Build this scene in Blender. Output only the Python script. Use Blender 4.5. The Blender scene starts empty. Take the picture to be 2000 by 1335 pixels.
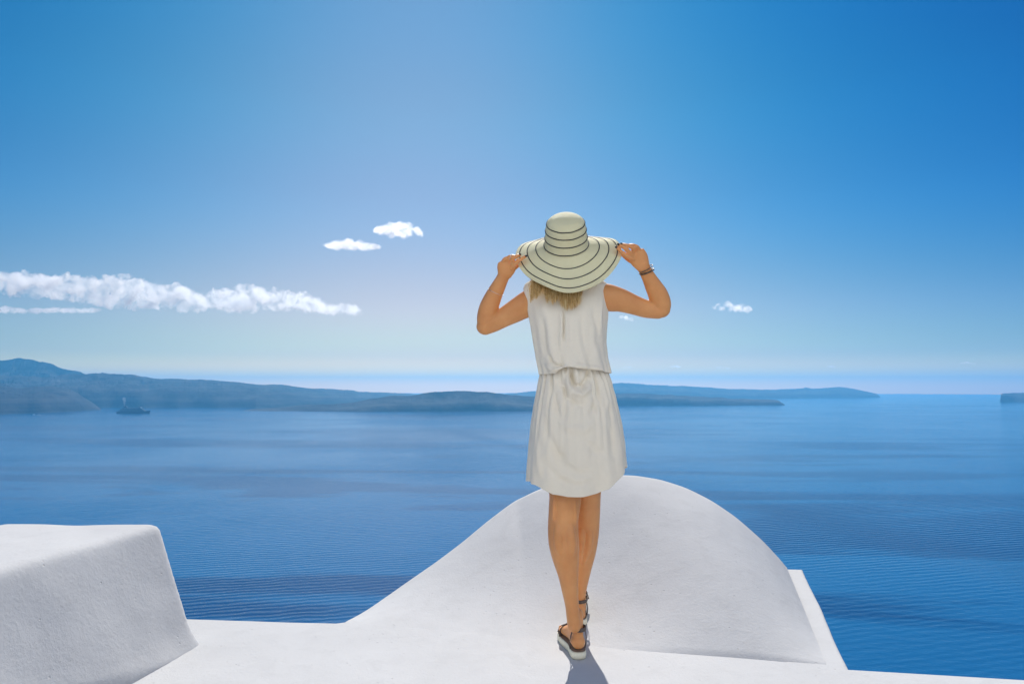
import bpy, bmesh, math, random
import numpy as np
from mathutils import Vector, Matrix, noise
from mathutils.bvhtree import BVHTree

R = math.radians
random.seed(7)
rng = np.random.default_rng(7)
scene = bpy.context.scene
COL = scene.collection

# ------------------------------------------------------------------ camera
F = 1333.0            # focal length in photograph pixels (2000 wide)
HC = 1.05             # eye height over the terrace
YH = 757.0            # row of the true horizon
SEA = -120.0          # sea level
PITCH = math.atan((YH - 667.5) / F)
cam_d = bpy.data.cameras.new('camera')
cam = bpy.data.objects.new('camera', cam_d)
COL.objects.link(cam)
cam_d.sensor_width = 36.0
cam_d.lens = 36.0 * F / 2000.0
cam_d.clip_start = 0.05
cam_d.clip_end = 90000.0
cam.location = (0, 0, HC)
cam.rotation_euler = (math.pi / 2 + PITCH, 0, 0)
scene.camera = cam

# ------------------------------------------------------------------ light
SUN_AZ = 3.0         # degrees left of the view axis
SUN_EL = 42.0
EXPOSURE = 0.52
w = bpy.data.worlds.new('World')
scene.world = w
w.use_nodes = True
nt = w.node_tree
nt.nodes.clear()
sky = nt.nodes.new('ShaderNodeTexSky')
sky.sky_type = 'NISHITA'
sky.sun_disc = False
sky.sun_elevation = R(SUN_EL)
sky.sun_rotation = R(SUN_AZ)
sky.altitude = 100
sky.air_density = 1.0
sky.dust_density = 0.0
sky.ozone_density = 1.5
# the model sky seen through a polarising filter: colour gain by elevation, and the filter's
# darkening away from the bright axis (POL_AZ), red most and blue least
def wn(kind, **kw):
    x = nt.nodes.new(kind)
    for k, v in kw.items(): setattr(x, k, v)
    return x
def wm(op, a_, b_=None):
    x = wn('ShaderNodeMath', operation=op)
    for v_, i_ in ((a_, 0), (b_, 1)):
        if v_ is None: continue
        if hasattr(v_, 'is_linked'): nt.links.new(v_, x.inputs[i_])
        else: x.inputs[i_].default_value = v_
    return x.outputs[0]
POL_AZ = -8.0
tcw = wn('ShaderNodeTexCoord'); sep = wn('ShaderNodeSeparateXYZ')
nt.links.new(tcw.outputs['Generated'], sep.inputs[0])
zc = wm('MAXIMUM', sep.outputs['Z'], 0.0)
hl = wm('SQRT', wm('ADD', wm('MULTIPLY', sep.outputs['X'], sep.outputs['X']), wm('MULTIPLY', sep.outputs['Y'], sep.outputs['Y'])))
qh = wm('DIVIDE', wm('ADD', wm('MULTIPLY', sep.outputs['X'], math.sin(R(POL_AZ))), wm('MULTIPLY', sep.outputs['Y'], math.cos(R(POL_AZ)))), wm('MAXIMUM', hl, 0.001))
s0 = wm('SUBTRACT', 1.0, qh)
sat = wm('MINIMUM', wm('DIVIDE', s0, wm('ADD', 1.0, wm('MULTIPLY', s0, 1.5))), 0.21)
zs = wm('MULTIPLY', sat, wm('MINIMUM', zc, 0.5))
mn = wn('ShaderNodeVectorMath', operation='MINIMUM'); mn.inputs[1].default_value = (10, 10, 10)
spc = wn('ShaderNodeSeparateXYZ'); cmb = wn('ShaderNodeCombineXYZ')
nt.links.new(sky.outputs[0], mn.inputs[0]); nt.links.new(mn.outputs[0], spc.inputs[0])
rmp = wn('ShaderNodeValToRGB'); rmp.color_ramp.interpolation = 'EASE'
SKY_TINT = [(0.0, (2.5, 1.40, 0.45)), (0.02, (1.35, 1.02, 0.55)), (0.05, (0.90, 0.77, 0.64)), (0.12, (1.1, 0.78, 0.70)), (0.26, (0.92, 0.86, 0.85)), (0.38, (0.88, 0.97, 0.93)), (0.50, (0.80, 1.03, 1.03)), (1.0, (0.8, 1.0, 1.0))]
while len(rmp.color_ramp.elements) < len(SKY_TINT): rmp.color_ramp.elements.new(0.5)
for e, (q, c) in zip(rmp.color_ramp.elements, SKY_TINT):
    e.position = q; e.color = (*c, 1)
nt.links.new(zc, rmp.inputs[0])
spt = wn('ShaderNodeSeparateColor'); nt.links.new(rmp.outputs[0], spt.inputs[0])
for k, (k0, k1) in enumerate(((1.8, 45.0), (1.9, 7.1), (0.0, 3.1))):
    ex = wm('EXPONENT', wm('MULTIPLY', wm('ADD', wm('MULTIPLY', sat, k0), wm('MULTIPLY', zs, k1)), -1.0))
    nt.links.new(wm('MULTIPLY', wm('MULTIPLY', spc.outputs[k], spt.outputs[k]), ex), cmb.inputs[k])
bgn = wn('ShaderNodeBackground'); bgn.inputs['Strength'].default_value = 0.07
wo = wn('ShaderNodeOutputWorld')
nt.links.new(cmb.outputs[0], bgn.inputs[0])
nt.links.new(bgn.outputs[0], wo.inputs[0])

sd = bpy.data.lights.new('sun', 'SUN')
sd.energy = 3.85
sd.angle = R(0.53)
sd.color = (1.0, 0.95, 0.88)
sun = bpy.data.objects.new('sun', sd)
COL.objects.link(sun)
sdir = Vector((math.sin(R(SUN_AZ)) * math.cos(R(SUN_EL)), math.cos(R(SUN_AZ)) * math.cos(R(SUN_EL)), math.sin(R(SUN_EL))))
sun.rotation_euler = sdir.to_track_quat('Z', 'Y').to_euler()
sun.location = sdir * 50

vs = scene.view_settings
vs.view_transform = 'Standard'
vs.look = 'None'
vs.gamma = 1.0
vs.exposure = EXPOSURE
vs.use_curve_mapping = False
cy = scene.cycles
cy.volume_bounces = 8
cy.max_bounces = 12
cy.diffuse_bounces = 4
cy.transparent_max_bounces = 16
cy.use_denoising = True
cy.sample_clamp_indirect = 4.0

# ------------------------------------------------------------------ helpers
cp, sp_ = math.cos(PITCH), math.sin(PITCH)
def ray(px, py):
    u = (px - 1000.0) / F
    v = (667.5 - py) / F
    return Vector((u, cp - v * sp_, sp_ + v * cp))
def P(px, py, d):                     # the point of that ray at forward distance d
    r = ray(px, py)
    return Vector((0, 0, HC)) + r * (d / r.y)
def U(px, py, z=0.0):                 # the point of that ray at height z
    r = ray(px, py)
    return Vector((0, 0, HC)) + r * ((z - HC) / r.z)
def proj(p):
    q = Vector(p) - Vector((0, 0, HC))
    dz = q.y * cp + q.z * sp_
    up = -q.y * sp_ + q.z * cp
    return 1000 + F * q.x / dz, 667.5 - F * up / dz

def tag(o, label=None, cat=None, group=None, kind=None):
    if label: o['label'] = label
    if cat: o['category'] = cat
    if group: o['group'] = group
    if kind: o['kind'] = kind
    return o
def empty(name, loc):
    o = bpy.data.objects.new(name, None)
    o.empty_display_size = 0.2
    o.location = loc
    COL.objects.link(o)
    return o
def world_loc(o):
    v = Vector(o.location)
    while o.parent:
        o = o.parent
        v += o.location
    return v
def link(name, me, mat, parent=None, smooth=True):
    """mesh whose vertices are in world space; parented, it is moved into the parent's space"""
    o = bpy.data.objects.new(name, me)
    if mat: me.materials.append(mat)
    if parent:
        o.parent = parent
        me.transform(Matrix.Translation(-world_loc(parent)))
    COL.objects.link(o)
    if smooth and len(me.polygons):
        me.polygons.foreach_set('use_smooth', [True] * len(me.polygons))
    return o
def mesh(verts, faces, name='m'):
    me = bpy.data.meshes.new(name)
    me.from_pydata([tuple(v) for v in verts], [], faces)
    me.update()
    return me
def from_bm(bm, name='m'):
    me = bpy.data.meshes.new(name)
    bmesh.ops.recalc_face_normals(bm, faces=bm.faces)
    bm.to_mesh(me)
    bm.free()
    return me
def grid_faces(nr, nc, closed=False):
    f = []
    for i in range(nr - 1):
        for j in range(nc if closed else nc - 1):
            k = (j + 1) % nc
            f.append((i * nc + j, i * nc + k, (i + 1) * nc + k, (i + 1) * nc + j))
    return f
def interp(x, xs, ys):
    return float(np.interp(x, xs, ys))
def crom(pts, n):
    """n points on a Catmull-Rom curve through pts (any dimension)"""
    a = np.array(pts, float)
    a = np.vstack([2 * a[0] - a[1], a, 2 * a[-1] - a[-2]])
    out = []
    m = len(pts) - 1
    for k in range(n):
        t = k / (n - 1) * m
        i = min(int(t), m - 1)
        t -= i
        p0, p1, p2, p3 = a[i], a[i + 1], a[i + 2], a[i + 3]
        out.append(0.5 * ((2 * p1) + (-p0 + p2) * t + (2 * p0 - 5 * p1 + 4 * p2 - p3) * t * t + (-p0 + 3 * p1 - 3 * p2 + p3) * t ** 3))
    return np.array(out)
def remeshed(me, voxel, smooth_it=0, smooth_f=0.5):
    o = bpy.data.objects.new('tmp', me)
    COL.objects.link(o)
    m = o.modifiers.new('r', 'REMESH'); m.mode = 'VOXEL'; m.voxel_size = voxel
    if smooth_it:
        s = o.modifiers.new('s', 'SMOOTH'); s.iterations = smooth_it; s.factor = smooth_f
    dg = bpy.context.evaluated_depsgraph_get()
    out = bpy.data.meshes.new_from_object(o.evaluated_get(dg))
    bpy.data.objects.remove(o)
    return out
def tube(bm, pts, rad, n=8, cap=True, side=None, close=False):
    """tube through pts; rad a number, or a list of numbers or (a, b) pairs"""
    pts = [Vector(p) for p in pts]
    m = len(pts)
    rings = []
    prev = None
    for i, p in enumerate(pts):
        if close: t = pts[(i + 1) % m] - pts[(i - 1) % m]
        else: t = pts[min(i + 1, m - 1)] - pts[max(i - 1, 0)]
        if t.length < 1e-9: t = Vector((0, 0, 1))
        t.normalize()
        if side is not None:
            a = Vector(side) - t * t.dot(Vector(side))
        elif prev is None:
            a = t.orthogonal()
        else:
            a = prev - t * t.dot(prev)
        if a.length < 1e-6: a = t.orthogonal()
        a.normalize(); prev = a
        b = t.cross(a)
        r = rad[i] if isinstance(rad, (list, tuple)) else rad
        ra, rb = r if isinstance(r, (list, tuple)) else (r, r)
        rings.append([bm.verts.new(p + a * (ra * math.cos(2 * math.pi * k / n)) + b * (rb * math.sin(2 * math.pi * k / n))) for k in range(n)])
    for i in range(m if close else m - 1):
        r0, r1 = rings[i], rings[(i + 1) % m]
        for k in range(n):
            bm.faces.new((r0[k], r0[(k + 1) % n], r1[(k + 1) % n], r1[k]))
    if cap and not close:
        bm.faces.new(rings[0][::-1]); bm.faces.new(rings[-1])
def limb(bm, pts, radii, n=20, side=(1, 0, 0), dense=24):
    """smooth organic tube with rounded ends; radii numbers or pairs"""
    rr = [(r, r) if not isinstance(r, (list, tuple)) else r for r in radii]
    data = crom([tuple(p) + tuple(r) for p, r in zip(pts, rr)], dense)
    P_ = [Vector(x[:3]) for x in data]; Rr = [(max(x[3], 1e-4), max(x[4], 1e-4)) for x in data]
    t0 = (P_[0] - P_[1]).normalized(); t1 = (P_[-1] - P_[-2]).normalized()
    pre, post = [], []
    for a in (80, 60, 40, 20):
        s, c = math.sin(R(a)), math.cos(R(a))
        pre.append((P_[0] + t0 * min(Rr[0]) * s, (Rr[0][0] * c, Rr[0][1] * c)))
    for a in (20, 40, 60, 80):
        s, c = math.sin(R(a)), math.cos(R(a))
        post.append((P_[-1] + t1 * min(Rr[-1]) * s, (Rr[-1][0] * c, Rr[-1][1] * c)))
    allp = pre + list(zip(P_, Rr)) + post
    tube(bm, [a[0] for a in allp], [a[1] for a in allp], n=n, side=side)
def blob(bm, c, r, rot=None, sub=3):
    g = bmesh.ops.create_icosphere(bm, subdivisions=sub, radius=1.0)
    M = Matrix.Translation(Vector(c)) @ (rot.to_4x4() if rot else Matrix.Identity(4)) @ Matrix.Diagonal((r[0], r[1], r[2], 1))
    bmesh.ops.transform(bm, matrix=M, verts=g['verts'])
def box(bm, lo, hi):
    g = bmesh.ops.create_cube(bm, size=1.0)
    lo, hi = Vector(lo), Vector(hi)
    M = Matrix.Translation((lo + hi) / 2) @ Matrix.Diagonal((*(hi - lo), 1))
    bmesh.ops.transform(bm, matrix=M, verts=g['verts'])

# ------------------------------------------------------------------ materials
class NB:
    def __init__(s, name):
        s.m = bpy.data.materials.new(name)
        s.m.use_nodes = True
        s.t = s.m.node_tree
        s.b = s.t.nodes['Principled BSDF']
        s.o = s.t.nodes['Material Output']
        s.tc = s.t.nodes.new('ShaderNodeTexCoord')
        s.geo = s.t.nodes.new('ShaderNodeNewGeometry')
    def n(s, kind, **kw):
        x = s.t.nodes.new(kind)
        for k, v in kw.items():
            if k in x.inputs and not hasattr(x, k): x.inputs[k].default_value = v
            elif hasattr(x, k): setattr(x, k, v)
            else: x.inputs[k].default_value = v
        return x
    def l(s, a, b): s.t.links.new(a, b); return b
    def pos(s, scale=(1, 1, 1), rot=(0, 0, 0)):
        mp = s.t.nodes.new('ShaderNodeMapping')
        mp.inputs['Scale'].default_value = scale
        mp.inputs['Rotation'].default_value = rot
        s.l(s.geo.outputs['Position'], mp.inputs['Vector'])
        return mp.outputs[0]
    def noise(s, vec, scale, detail=4, rough=0.55, dist=0.0):
        x = s.t.nodes.new('ShaderNodeTexNoise')
        x.inputs['Scale'].default_value = scale
        x.inputs['Detail'].default_value = detail
        x.inputs['Roughness'].default_value = rough
        x.inputs['Distortion'].default_value = dist
        s.l(vec, x.inputs['Vector'])
        return x.outputs[0]
    def ramp(s, fac, stops):
        x = s.t.nodes.new('ShaderNodeValToRGB')
        el = x.color_ramp.elements
        while len(el) < len(stops): el.new(0.5)
        for e, (p, c) in zip(el, stops):
            e.position = p
            e.color = (*c, 1) if isinstance(c, tuple) else (c, c, c, 1)
        s.l(fac, x.inputs[0])
        return x.outputs[0]
    def mix(s, fac, a, b):
        x = s.t.nodes.new('ShaderNodeMix'); x.data_type = 'RGBA'
        for v, i in ((fac, 0), (a, 6), (b, 7)):
            if hasattr(v, 'links') or hasattr(v, 'is_linked'): s.l(v, x.inputs[i])
            else: x.inputs[i].default_value = v if i == 0 else (*v, 1)
        return x.outputs[2]
    def math(s, op, a, b=0.0):
        x = s.t.nodes.new('ShaderNodeMath'); x.operation = op
        for v, i in ((a, 0), (b, 1)):
            if hasattr(v, 'is_linked'): s.l(v, x.inputs[i])
            else: x.inputs[i].default_value = v
        return x.outputs[0]
    def bump(s, h, strength, dist, prev=None):
        x = s.t.nodes.new('ShaderNodeBump')
        x.inputs['Strength'].default_value = strength
        x.inputs['Distance'].default_value = dist
        s.l(h, x.inputs['Height'])
        if prev: s.l(prev, x.inputs['Normal'])
        s.l(x.outputs[0], s.b.inputs['Normal'])
        return x.outputs[0]
    def set(s, color=None, rough=None, spec=None, metal=None):
        if color is not None:
            if hasattr(color, 'is_linked'): s.l(color, s.b.inputs['Base Color'])
            else: s.b.inputs['Base Color'].default_value = (*color, 1)
        if rough is not None: s.b.inputs['Roughness'].default_value = rough
        if spec is not None: s.b.inputs['Specular IOR Level'].default_value = spec
        if metal is not None: s.b.inputs['Metallic'].default_value = metal
        return s

def plaster_mat(name, tint=(0.54, 0.54, 0.54)):
    a = NB(name)
    p = a.pos()
    big = a.noise(p, 1.3, 5, 0.6)
    mid = a.noise(p, 9, 6, 0.65, 0.4)
    fine = a.noise(p, 70, 6, 0.7)
    pit = a.n('ShaderNodeTexVoronoi'); pit.inputs['Scale'].default_value = 26; pit.inputs['Randomness'].default_value = 1.0
    a.l(a.noise(p, 60, 3), pit.inputs['Scale']) if False else None
    a.l(p, pit.inputs['Vector'])
    spots = a.ramp(pit.outputs['Distance'], [(0.0, 1.0), (0.075, 1.0), (0.13, 0.0)])
    gate = a.ramp(a.noise(p, 6.5, 3), [(0.50, 0.0), (0.60, 1.0)])
    spots = a.math('MULTIPLY', spots, gate)
    dark = tuple(c * 0.80 for c in tint)
    base = a.mix(a.ramp(big, [(0.3, 0.0), (0.75, 1.0)]), tint, tuple(c * 0.88 for c in tint))
    base = a.mix(a.ramp(mid, [(0.5, 0.0), (0.8, 0.6)]), base, dark)
    base = a.mix(a.math('MULTIPLY', spots, 0.45), base, (0.36, 0.35, 0.35))
    grit = a.ramp(a.noise(p, 150, 2, 0.5), [(0.66, 0.0), (0.74, 1.0)])
    base = a.mix(a.math('MULTIPLY', grit, 0.22), base, (0.30, 0.30, 0.31))
    a.set(base, 0.9, 0.25)
    h = a.math('ADD', a.math('MULTIPLY', mid, 0.7), a.math('MULTIPLY', fine, 0.42))
    h = a.math('SUBTRACT', h, a.math('MULTIPLY', spots, 0.35))
    a.bump(h, 0.8, 0.005)
    return a.m

def cloth_mat(name, c, trans=0.35, scale=900):
    a = NB(name)
    p = a.pos()
    cr = a.noise(p, 55, 6, 0.7, 0.5)
    fine = a.noise(p, scale, 3, 0.7)
    col = a.mix(cr, c, tuple(x * 0.93 for x in c))
    a.set(col, 0.85, 0.15)
    nrm = a.bump(a.math('ADD', cr, a.math('MULTIPLY', fine, 0.25)), 0.45, 0.004)
    if trans:
        tr = a.n('ShaderNodeBsdfTranslucent')
        a.l(col, tr.inputs['Color']); a.l(nrm, tr.inputs['Normal'])
        mx = a.n('ShaderNodeMixShader'); mx.inputs[0].default_value = trans
        a.l(a.b.outputs[0], mx.inputs[1]); a.l(tr.outputs[0], mx.inputs[2]); a.l(mx.outputs[0], a.o.inputs[0])
    return a.m

def plain(name, c, rough=0.6, spec=0.4, metal=0.0, var=0.1, scale=40, bump=0.0):
    a = NB(name)
    n_ = a.noise(a.pos(), scale, 5)
    a.set(a.mix(n_, tuple(x * (1 - var) for x in c), tuple(min(1, x * (1 + var)) for x in c)), rough, spec, metal)
    if bump: a.bump(n_, 0.5, bump)
    return a.m

M = {}
M['plaster'] = plaster_mat('white_lime_plaster')
M['dress'] = cloth_mat('cream_crepe_cloth', (0.98, 0.89, 0.72), 0.12)
a = NB('tanned_skin')
p = a.pos()
sk = a.mix(a.ramp(a.noise(p, 12, 5), [(0.25, 0.0), (0.80, 1.0)]), (0.78, 0.37, 0.14), (0.64, 0.265, 0.09))
a.set(sk, 0.45, 0.35)
a.b.inputs['Subsurface Weight'].default_value = 0.25
a.b.inputs['Subsurface Radius'].default_value = (1.0, 0.35, 0.15)
a.b.inputs['Subsurface Scale'].default_value = 0.012
a.bump(a.noise(p, 500, 3), 0.15, 0.001)
M['skin'] = a.m
a = NB('blonde_hair')
p = a.pos((60, 60, 4))
a.set(a.ramp(a.noise(p, 3, 4), [(0.32, (0.38, 0.19, 0.055)), (0.46, (0.82, 0.52, 0.18)), (0.62, (1.0, 0.80, 0.42))]), 0.4, 0.5)
M['hair'] = a.m
M['stripe'] = plain('black_braid_cord', (0.012, 0.012, 0.016), 0.55)
M['black'] = plain('dark_leather', (0.10, 0.075, 0.06), 0.5)
M['brown'] = plain('brown_insole', (0.22, 0.15, 0.10), 0.6)
M['sole'] = plain('cream_foam_sole', (0.88, 0.82, 0.62), 0.7, bump=0.001, scale=120)
M['nail'] = plain('dark_nail_polish', (0.015, 0.01, 0.014), 0.2, 0.6)
M['silver'] = plain('silver', (0.8, 0.79, 0.76), 0.25, 0.5, 1.0)
M['buckle'] = plain('brass_buckle', (0.7, 0.5, 0.2), 0.3, 0.5, 1.0)
M['eye'] = plain('eye_white', (0.75, 0.73, 0.7), 0.2)
M['lips'] = plain('lip_skin', (0.5, 0.17, 0.14), 0.4)

# ------------------------------------------------------------------ sea
a = NB('sea_water')
p = a.pos()
# depth-blue body colour, with the pale sheen of long smooth slicks painted into it
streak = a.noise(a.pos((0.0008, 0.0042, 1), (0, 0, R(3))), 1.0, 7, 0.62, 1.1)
slick_sheen = a.ramp(streak, [(0.43, 0.0), (0.50, 1.0)])
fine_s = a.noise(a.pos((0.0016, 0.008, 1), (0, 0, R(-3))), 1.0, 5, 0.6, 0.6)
a.set(a.mix(a.math('ADD', a.math('MULTIPLY', slick_sheen, 0.6), a.math('MULTIPLY', fine_s, 0.4)), (0.001, 0.038, 0.145), (0.012, 0.145, 0.34)), 0.2, 0.35)
a.b.inputs['IOR'].default_value = 1.333
rr = a.math('SUBTRACT', 0.15, a.math('MULTIPLY', slick_sheen, 0.03))
a.l(rr, a.b.inputs['Roughness'])
w1 = a.n('ShaderNodeTexWave'); w1.wave_type = 'BANDS'; w1.bands_direction = 'Y'
a.l(a.pos((0.05, 0.05, 1), (0, 0, R(-14))), w1.inputs['Vector'])
w1.inputs['Scale'].default_value = 1.0; w1.inputs['Distortion'].default_value = 5.0
w1.inputs['Detail'].default_value = 3.0; w1.inputs['Detail Scale'].default_value = 0.8; w1.inputs['Detail Roughness'].default_value = 0.55
n1 = a.noise(a.pos((0.09, 0.16, 1), (0, 0, R(-10))), 1.0, 6, 0.65, 0.3)
n2 = a.noise(a.pos((0.5, 0.9, 1), (0, 0, R(8))), 1.0, 3, 0.6)
swell = a.ramp(a.noise(a.pos((0.0022, 0.0022, 1)), 1.0, 3), [(0.40, 0.05), (0.62, 1.0)])
h = a.math('ADD', a.math('MULTIPLY', a.math('MULTIPLY', w1.outputs['Fac'], swell), 0.34), a.math('MULTIPLY', n1, 0.6))
h = a.math('ADD', h, a.math('MULTIPLY', n2, 0.05))
# the spreading arm of a boat's wake crosses the near water on the right
w2 = a.n('ShaderNodeTexWave'); w2.wave_type = 'BANDS'; w2.bands_direction = 'X'
a.l(a.pos((0.047, 0.047, 1), (0, 0, R(-27.7))), w2.inputs['Vector'])
w2.inputs['Distortion'].default_value = 1.2; w2.inputs['Detail'].default_value = 2.0; w2.inputs['Detail Scale'].default_value = 0.4
sxy = a.n('ShaderNodeSeparateXYZ'); a.l(a.geo.outputs['Position'], sxy.inputs[0])
off = a.math('SUBTRACT', a.math('ADD', a.math('MULTIPLY', sxy.outputs[0], 0.946), a.math('MULTIPLY', sxy.outputs[1], 0.326)), 469.0)
off = a.math('MULTIPLY', off, 1 / 42.0)
arm_ = a.math('EXPONENT', a.math('MULTIPLY', a.math('MULTIPLY', off, off), -1.0))
arm_ = a.math('ADD', arm_, 0.10)
h = a.math('ADD', h, a.math('MULTIPLY', a.math('MULTIPLY', w2.outputs['Fac'], arm_), 0.13))
a.bump(h, 0.42, 1.5)
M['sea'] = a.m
SEA_R = 16000.0
vs_, fs_ = [], []
rad = [0, 60, 200, 500, 1200, 3000, 7000, 11000, SEA_R]
nseg = 96
vs_.append((0, 0, SEA))
for r in rad[1:]:
    for k in range(nseg):
        t = 2 * math.pi * k / nseg
        vs_.append((r * math.cos(t), r * math.sin(t), SEA))
for k in range(nseg):
    fs_.append((0, 1 + k, 1 + (k + 1) % nseg))
for i in range(len(rad) - 2):
    for k in range(nseg):
        b0 = 1 + i * nseg; b1 = b0 + nseg; k1 = (k + 1) % nseg
        fs_.append((b0 + k, b1 + k, b1 + k1, b0 + k1))
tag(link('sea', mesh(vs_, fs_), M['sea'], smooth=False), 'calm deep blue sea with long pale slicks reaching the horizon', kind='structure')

# ------------------------------------------------------------------ islands
a = NB('volcanic_rock')
p = a.pos()
nn = a.noise(p, 0.006, 8, 0.65)
strata = a.noise(a.pos((0.0015, 0.0015, 0.05)), 1.0, 4)
c = a.ramp(nn, [(0.3, (0.010, 0.011, 0.013)), (0.5, (0.030, 0.031, 0.033)), (0.62, (0.055, 0.054, 0.052)), (0.8, (0.13, 0.125, 0.12))])
c = a.mix(a.ramp(strata, [(0.45, 0.0), (0.7, 0.35)]), c, (0.13, 0.12, 0.11))
a.set(c, 0.95, 0.1)
a.bump(nn, 1.0, 14)
M['rock'] = a.m
def island(name, label, ridge, base_y, depth, seed, cliff=0.55, amp=1.0):
    """ridge: silhouette rows in the photograph; base_y: waterline row(s); depth: metres from shore to ridge"""
    xs = [r[0] for r in ridge]; ys = [r[1] for r in ridge]
    x0, x1 = xs[0], xs[-1]
    nc, nr = int(max(60, (x1 - x0) / 3.0)), 40
    V = []
    for i in range(nr):
        q = i / (nr - 1) * 2              # 0 shore, 1 ridge, 2 back shore
        for j in range(nc):
            px = x0 + (x1 - x0) * j / (nc - 1)
            e = min(1.0, min(px - x0, x1 - px) / (0.10 * (x1 - x0)) + 0.02)
            by = base_y if not isinstance(base_y, list) else interp(px, [b[0] for b in base_y], [b[1] for b in base_y])
            shore = U(px, by, SEA)
            ds = shore.y * (1 + 0.02 * noise.noise(Vector((px * 0.02, seed, 0))))
            dr = shore.y + depth * (0.25 + 0.75 * e)
            ry = interp(px, xs, ys) + 0.9 * amp * noise.noise(Vector((px * 0.05, seed, 3))) + 0.6 * amp * noise.noise(Vector((px * 0.22, seed, 5)))
            top = P(px, ry, dr)
            hz = max(2.0, top.z - SEA)
            if q <= 1:
                d = ds + (dr - ds) * q
                prof = cliff * (1 - (1 - min(1, q / 0.28)) ** 2) + (1 - cliff) * q ** 1.3
                x = shore.x / shore.y * d
                gully = noise.fractal(Vector((x * 0.004, d * 0.002, seed)), 1.0, 2.0, 5)
                k = math.sin(math.pi * min(q, 0.999)) ** 0.7 if q > 0 else 0
                z = SEA - 1.5 + (hz + 1.5) * prof * (1 - 0.42 * k * abs(gully))
                if q < 1: z = min(z, HC + (top.z - HC) * d / dr - hz * 0.01 * (1 - q))
            else:
                d = dr + (dr - ds) * (q - 1) * 1.2
                x = shore.x / shore.y * d
                z = SEA - 1.5 + (hz + 1.5) * (1 - (q - 1)) ** 1.1 * (1 - 0.04 * (q > 1))
            V.append((x, d, z))
    o = link(name, mesh(V, grid_faces(nr, nc)), M['rock'], smooth=False)
    return tag(o, label, kind='structure')

island('hills', 'far blue mountain ridge behind the left headland',
       [(-500, 735), (-320, 706), (-160, 716), (-60, 706), (0, 699), (20, 695), (34, 696), (60, 700), (95, 707), (130, 718), (165, 727), (215, 745), (270, 770), (300, 790)], 787, 500, 1.0, 0.3)
island('hills', 'long hazy ridge sloping down to the sea on the left',
       [(-520, 720), (-300, 728), (-100, 733), (0, 731), (80, 734), (130, 729), (165, 727), (220, 726), (250, 729), (290, 736), (330, 738), (400, 740), (470, 745), (500, 748), (550, 750), (600, 756), (690, 761), (700, 764), (770, 766), (830, 770), (860, 774)], [(-520, 797), (500, 796), (700, 788), (860, 781)], 900, 2.0, 0.5)
island('hills', 'dark near headland at the left edge of the sea',
       [(-460, 740), (-300, 745), (-150, 742), (-40, 748), (0, 752), (40, 757), (60, 754), (100, 752), (130, 757), (150, 766), (170, 780), (185, 788), (198, 799)], [(-460, 812), (0, 809), (110, 805), (198, 800)], 500, 3.0, 0.6)
island('hills', 'low dark volcanic island in the middle of the sea',
       [(476, 801), (500, 797), (560, 793), (600, 789), (650, 788), (690, 785), (720, 778), (760, 772), (800, 771), (850, 763), (900, 762), (950, 763), (975, 766), (1000, 770), (1030, 773), (1060, 772), (1100, 772), (1140, 775), (1165, 780), (1180, 796)], [(476, 802), (700, 804), (950, 803), (1180, 802)], 260, 4.0, 0.35)
island('hills', 'hazy low ridge far behind the middle island',
       [(820, 775), (900, 772), (980, 769), (1040, 763), (1100, 760), (1160, 752), (1200, 747), (1213, 746), (1240, 748), (1290, 751), (1350, 753), (1400, 757), (1450, 759), (1500, 760), (1540, 759), (1570, 757), (1575, 755), (1590, 758), (1620, 756), (1640, 754), (1660, 757), (1690, 763), (1712, 768), (1719, 774)], [(820, 784), (1200, 780), (1400, 779), (1600, 777), (1719, 776)], 900, 5.0, 0.5, 0.8)
island('hills', 'flat dark island right of the woman',
       [(1130, 780), (1160, 772), (1200, 767), (1260, 767), (1300, 770), (1400, 775), (1440, 778), (1500, 779), (1520, 781), (1533, 790)], [(1130, 793), (1533, 791)], 330, 6.0, 0.7)
island('hills', 'small dark headland at the right edge of the sea',
       [(1953, 783), (1955, 769), (1965, 767), (2000, 766), (2060, 764), (2160, 758), (2300, 752), (2460, 762)], [(1953, 785), (2460, 787)], 600, 7.0, 0.8, 0.4)

# ------------------------------------------------------------------ clouds: dense puffs of mist
def cloud_mat(name, dens, col=(1, 1, 1), an=0.6, torn=0.0):
    m = bpy.data.materials.new(name); m.use_nodes = True
    t = m.node_tree; t.nodes.clear()
    o = t.nodes.new('ShaderNodeOutputMaterial')
    v = t.nodes.new('ShaderNodeVolumePrincipled')
    v.inputs['Color'].default_value = (*(x * 0.93 for x in col), 1)
    v.inputs['Density'].default_value = dens
    v.inputs['Anisotropy'].default_value = an
    if torn:
        g_ = t.nodes.new('ShaderNodeNewGeometry'); n_ = t.nodes.new('ShaderNodeTexNoise'); r_ = t.nodes.new('ShaderNodeMapRange')
        n_.inputs['Scale'].default_value = torn; n_.inputs['Detail'].default_value = 5; n_.inputs['Roughness'].default_value = 0.62; n_.inputs['Distortion'].default_value = 0.4
        r_.inputs['From Min'].default_value = 0.46; r_.inputs['From Max'].default_value = 0.60; r_.inputs['To Min'].default_value = dens * 0.02; r_.inputs['To Max'].default_value = dens * 1.8
        t.links.new(g_.outputs['Position'], n_.inputs['Vector']); t.links.new(n_.outputs[0], r_.inputs[0]); t.links.new(r_.outputs[0], v.inputs['Density'])
    t.links.new(v.outputs[0], o.inputs['Volume'])
    return m
M['cloud'] = cloud_mat('cloud_mist', 0.0055, torn=0.006)
M['wisp'] = cloud_mat('thin_cloud_mist', 0.0060, torn=0.007)
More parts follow.
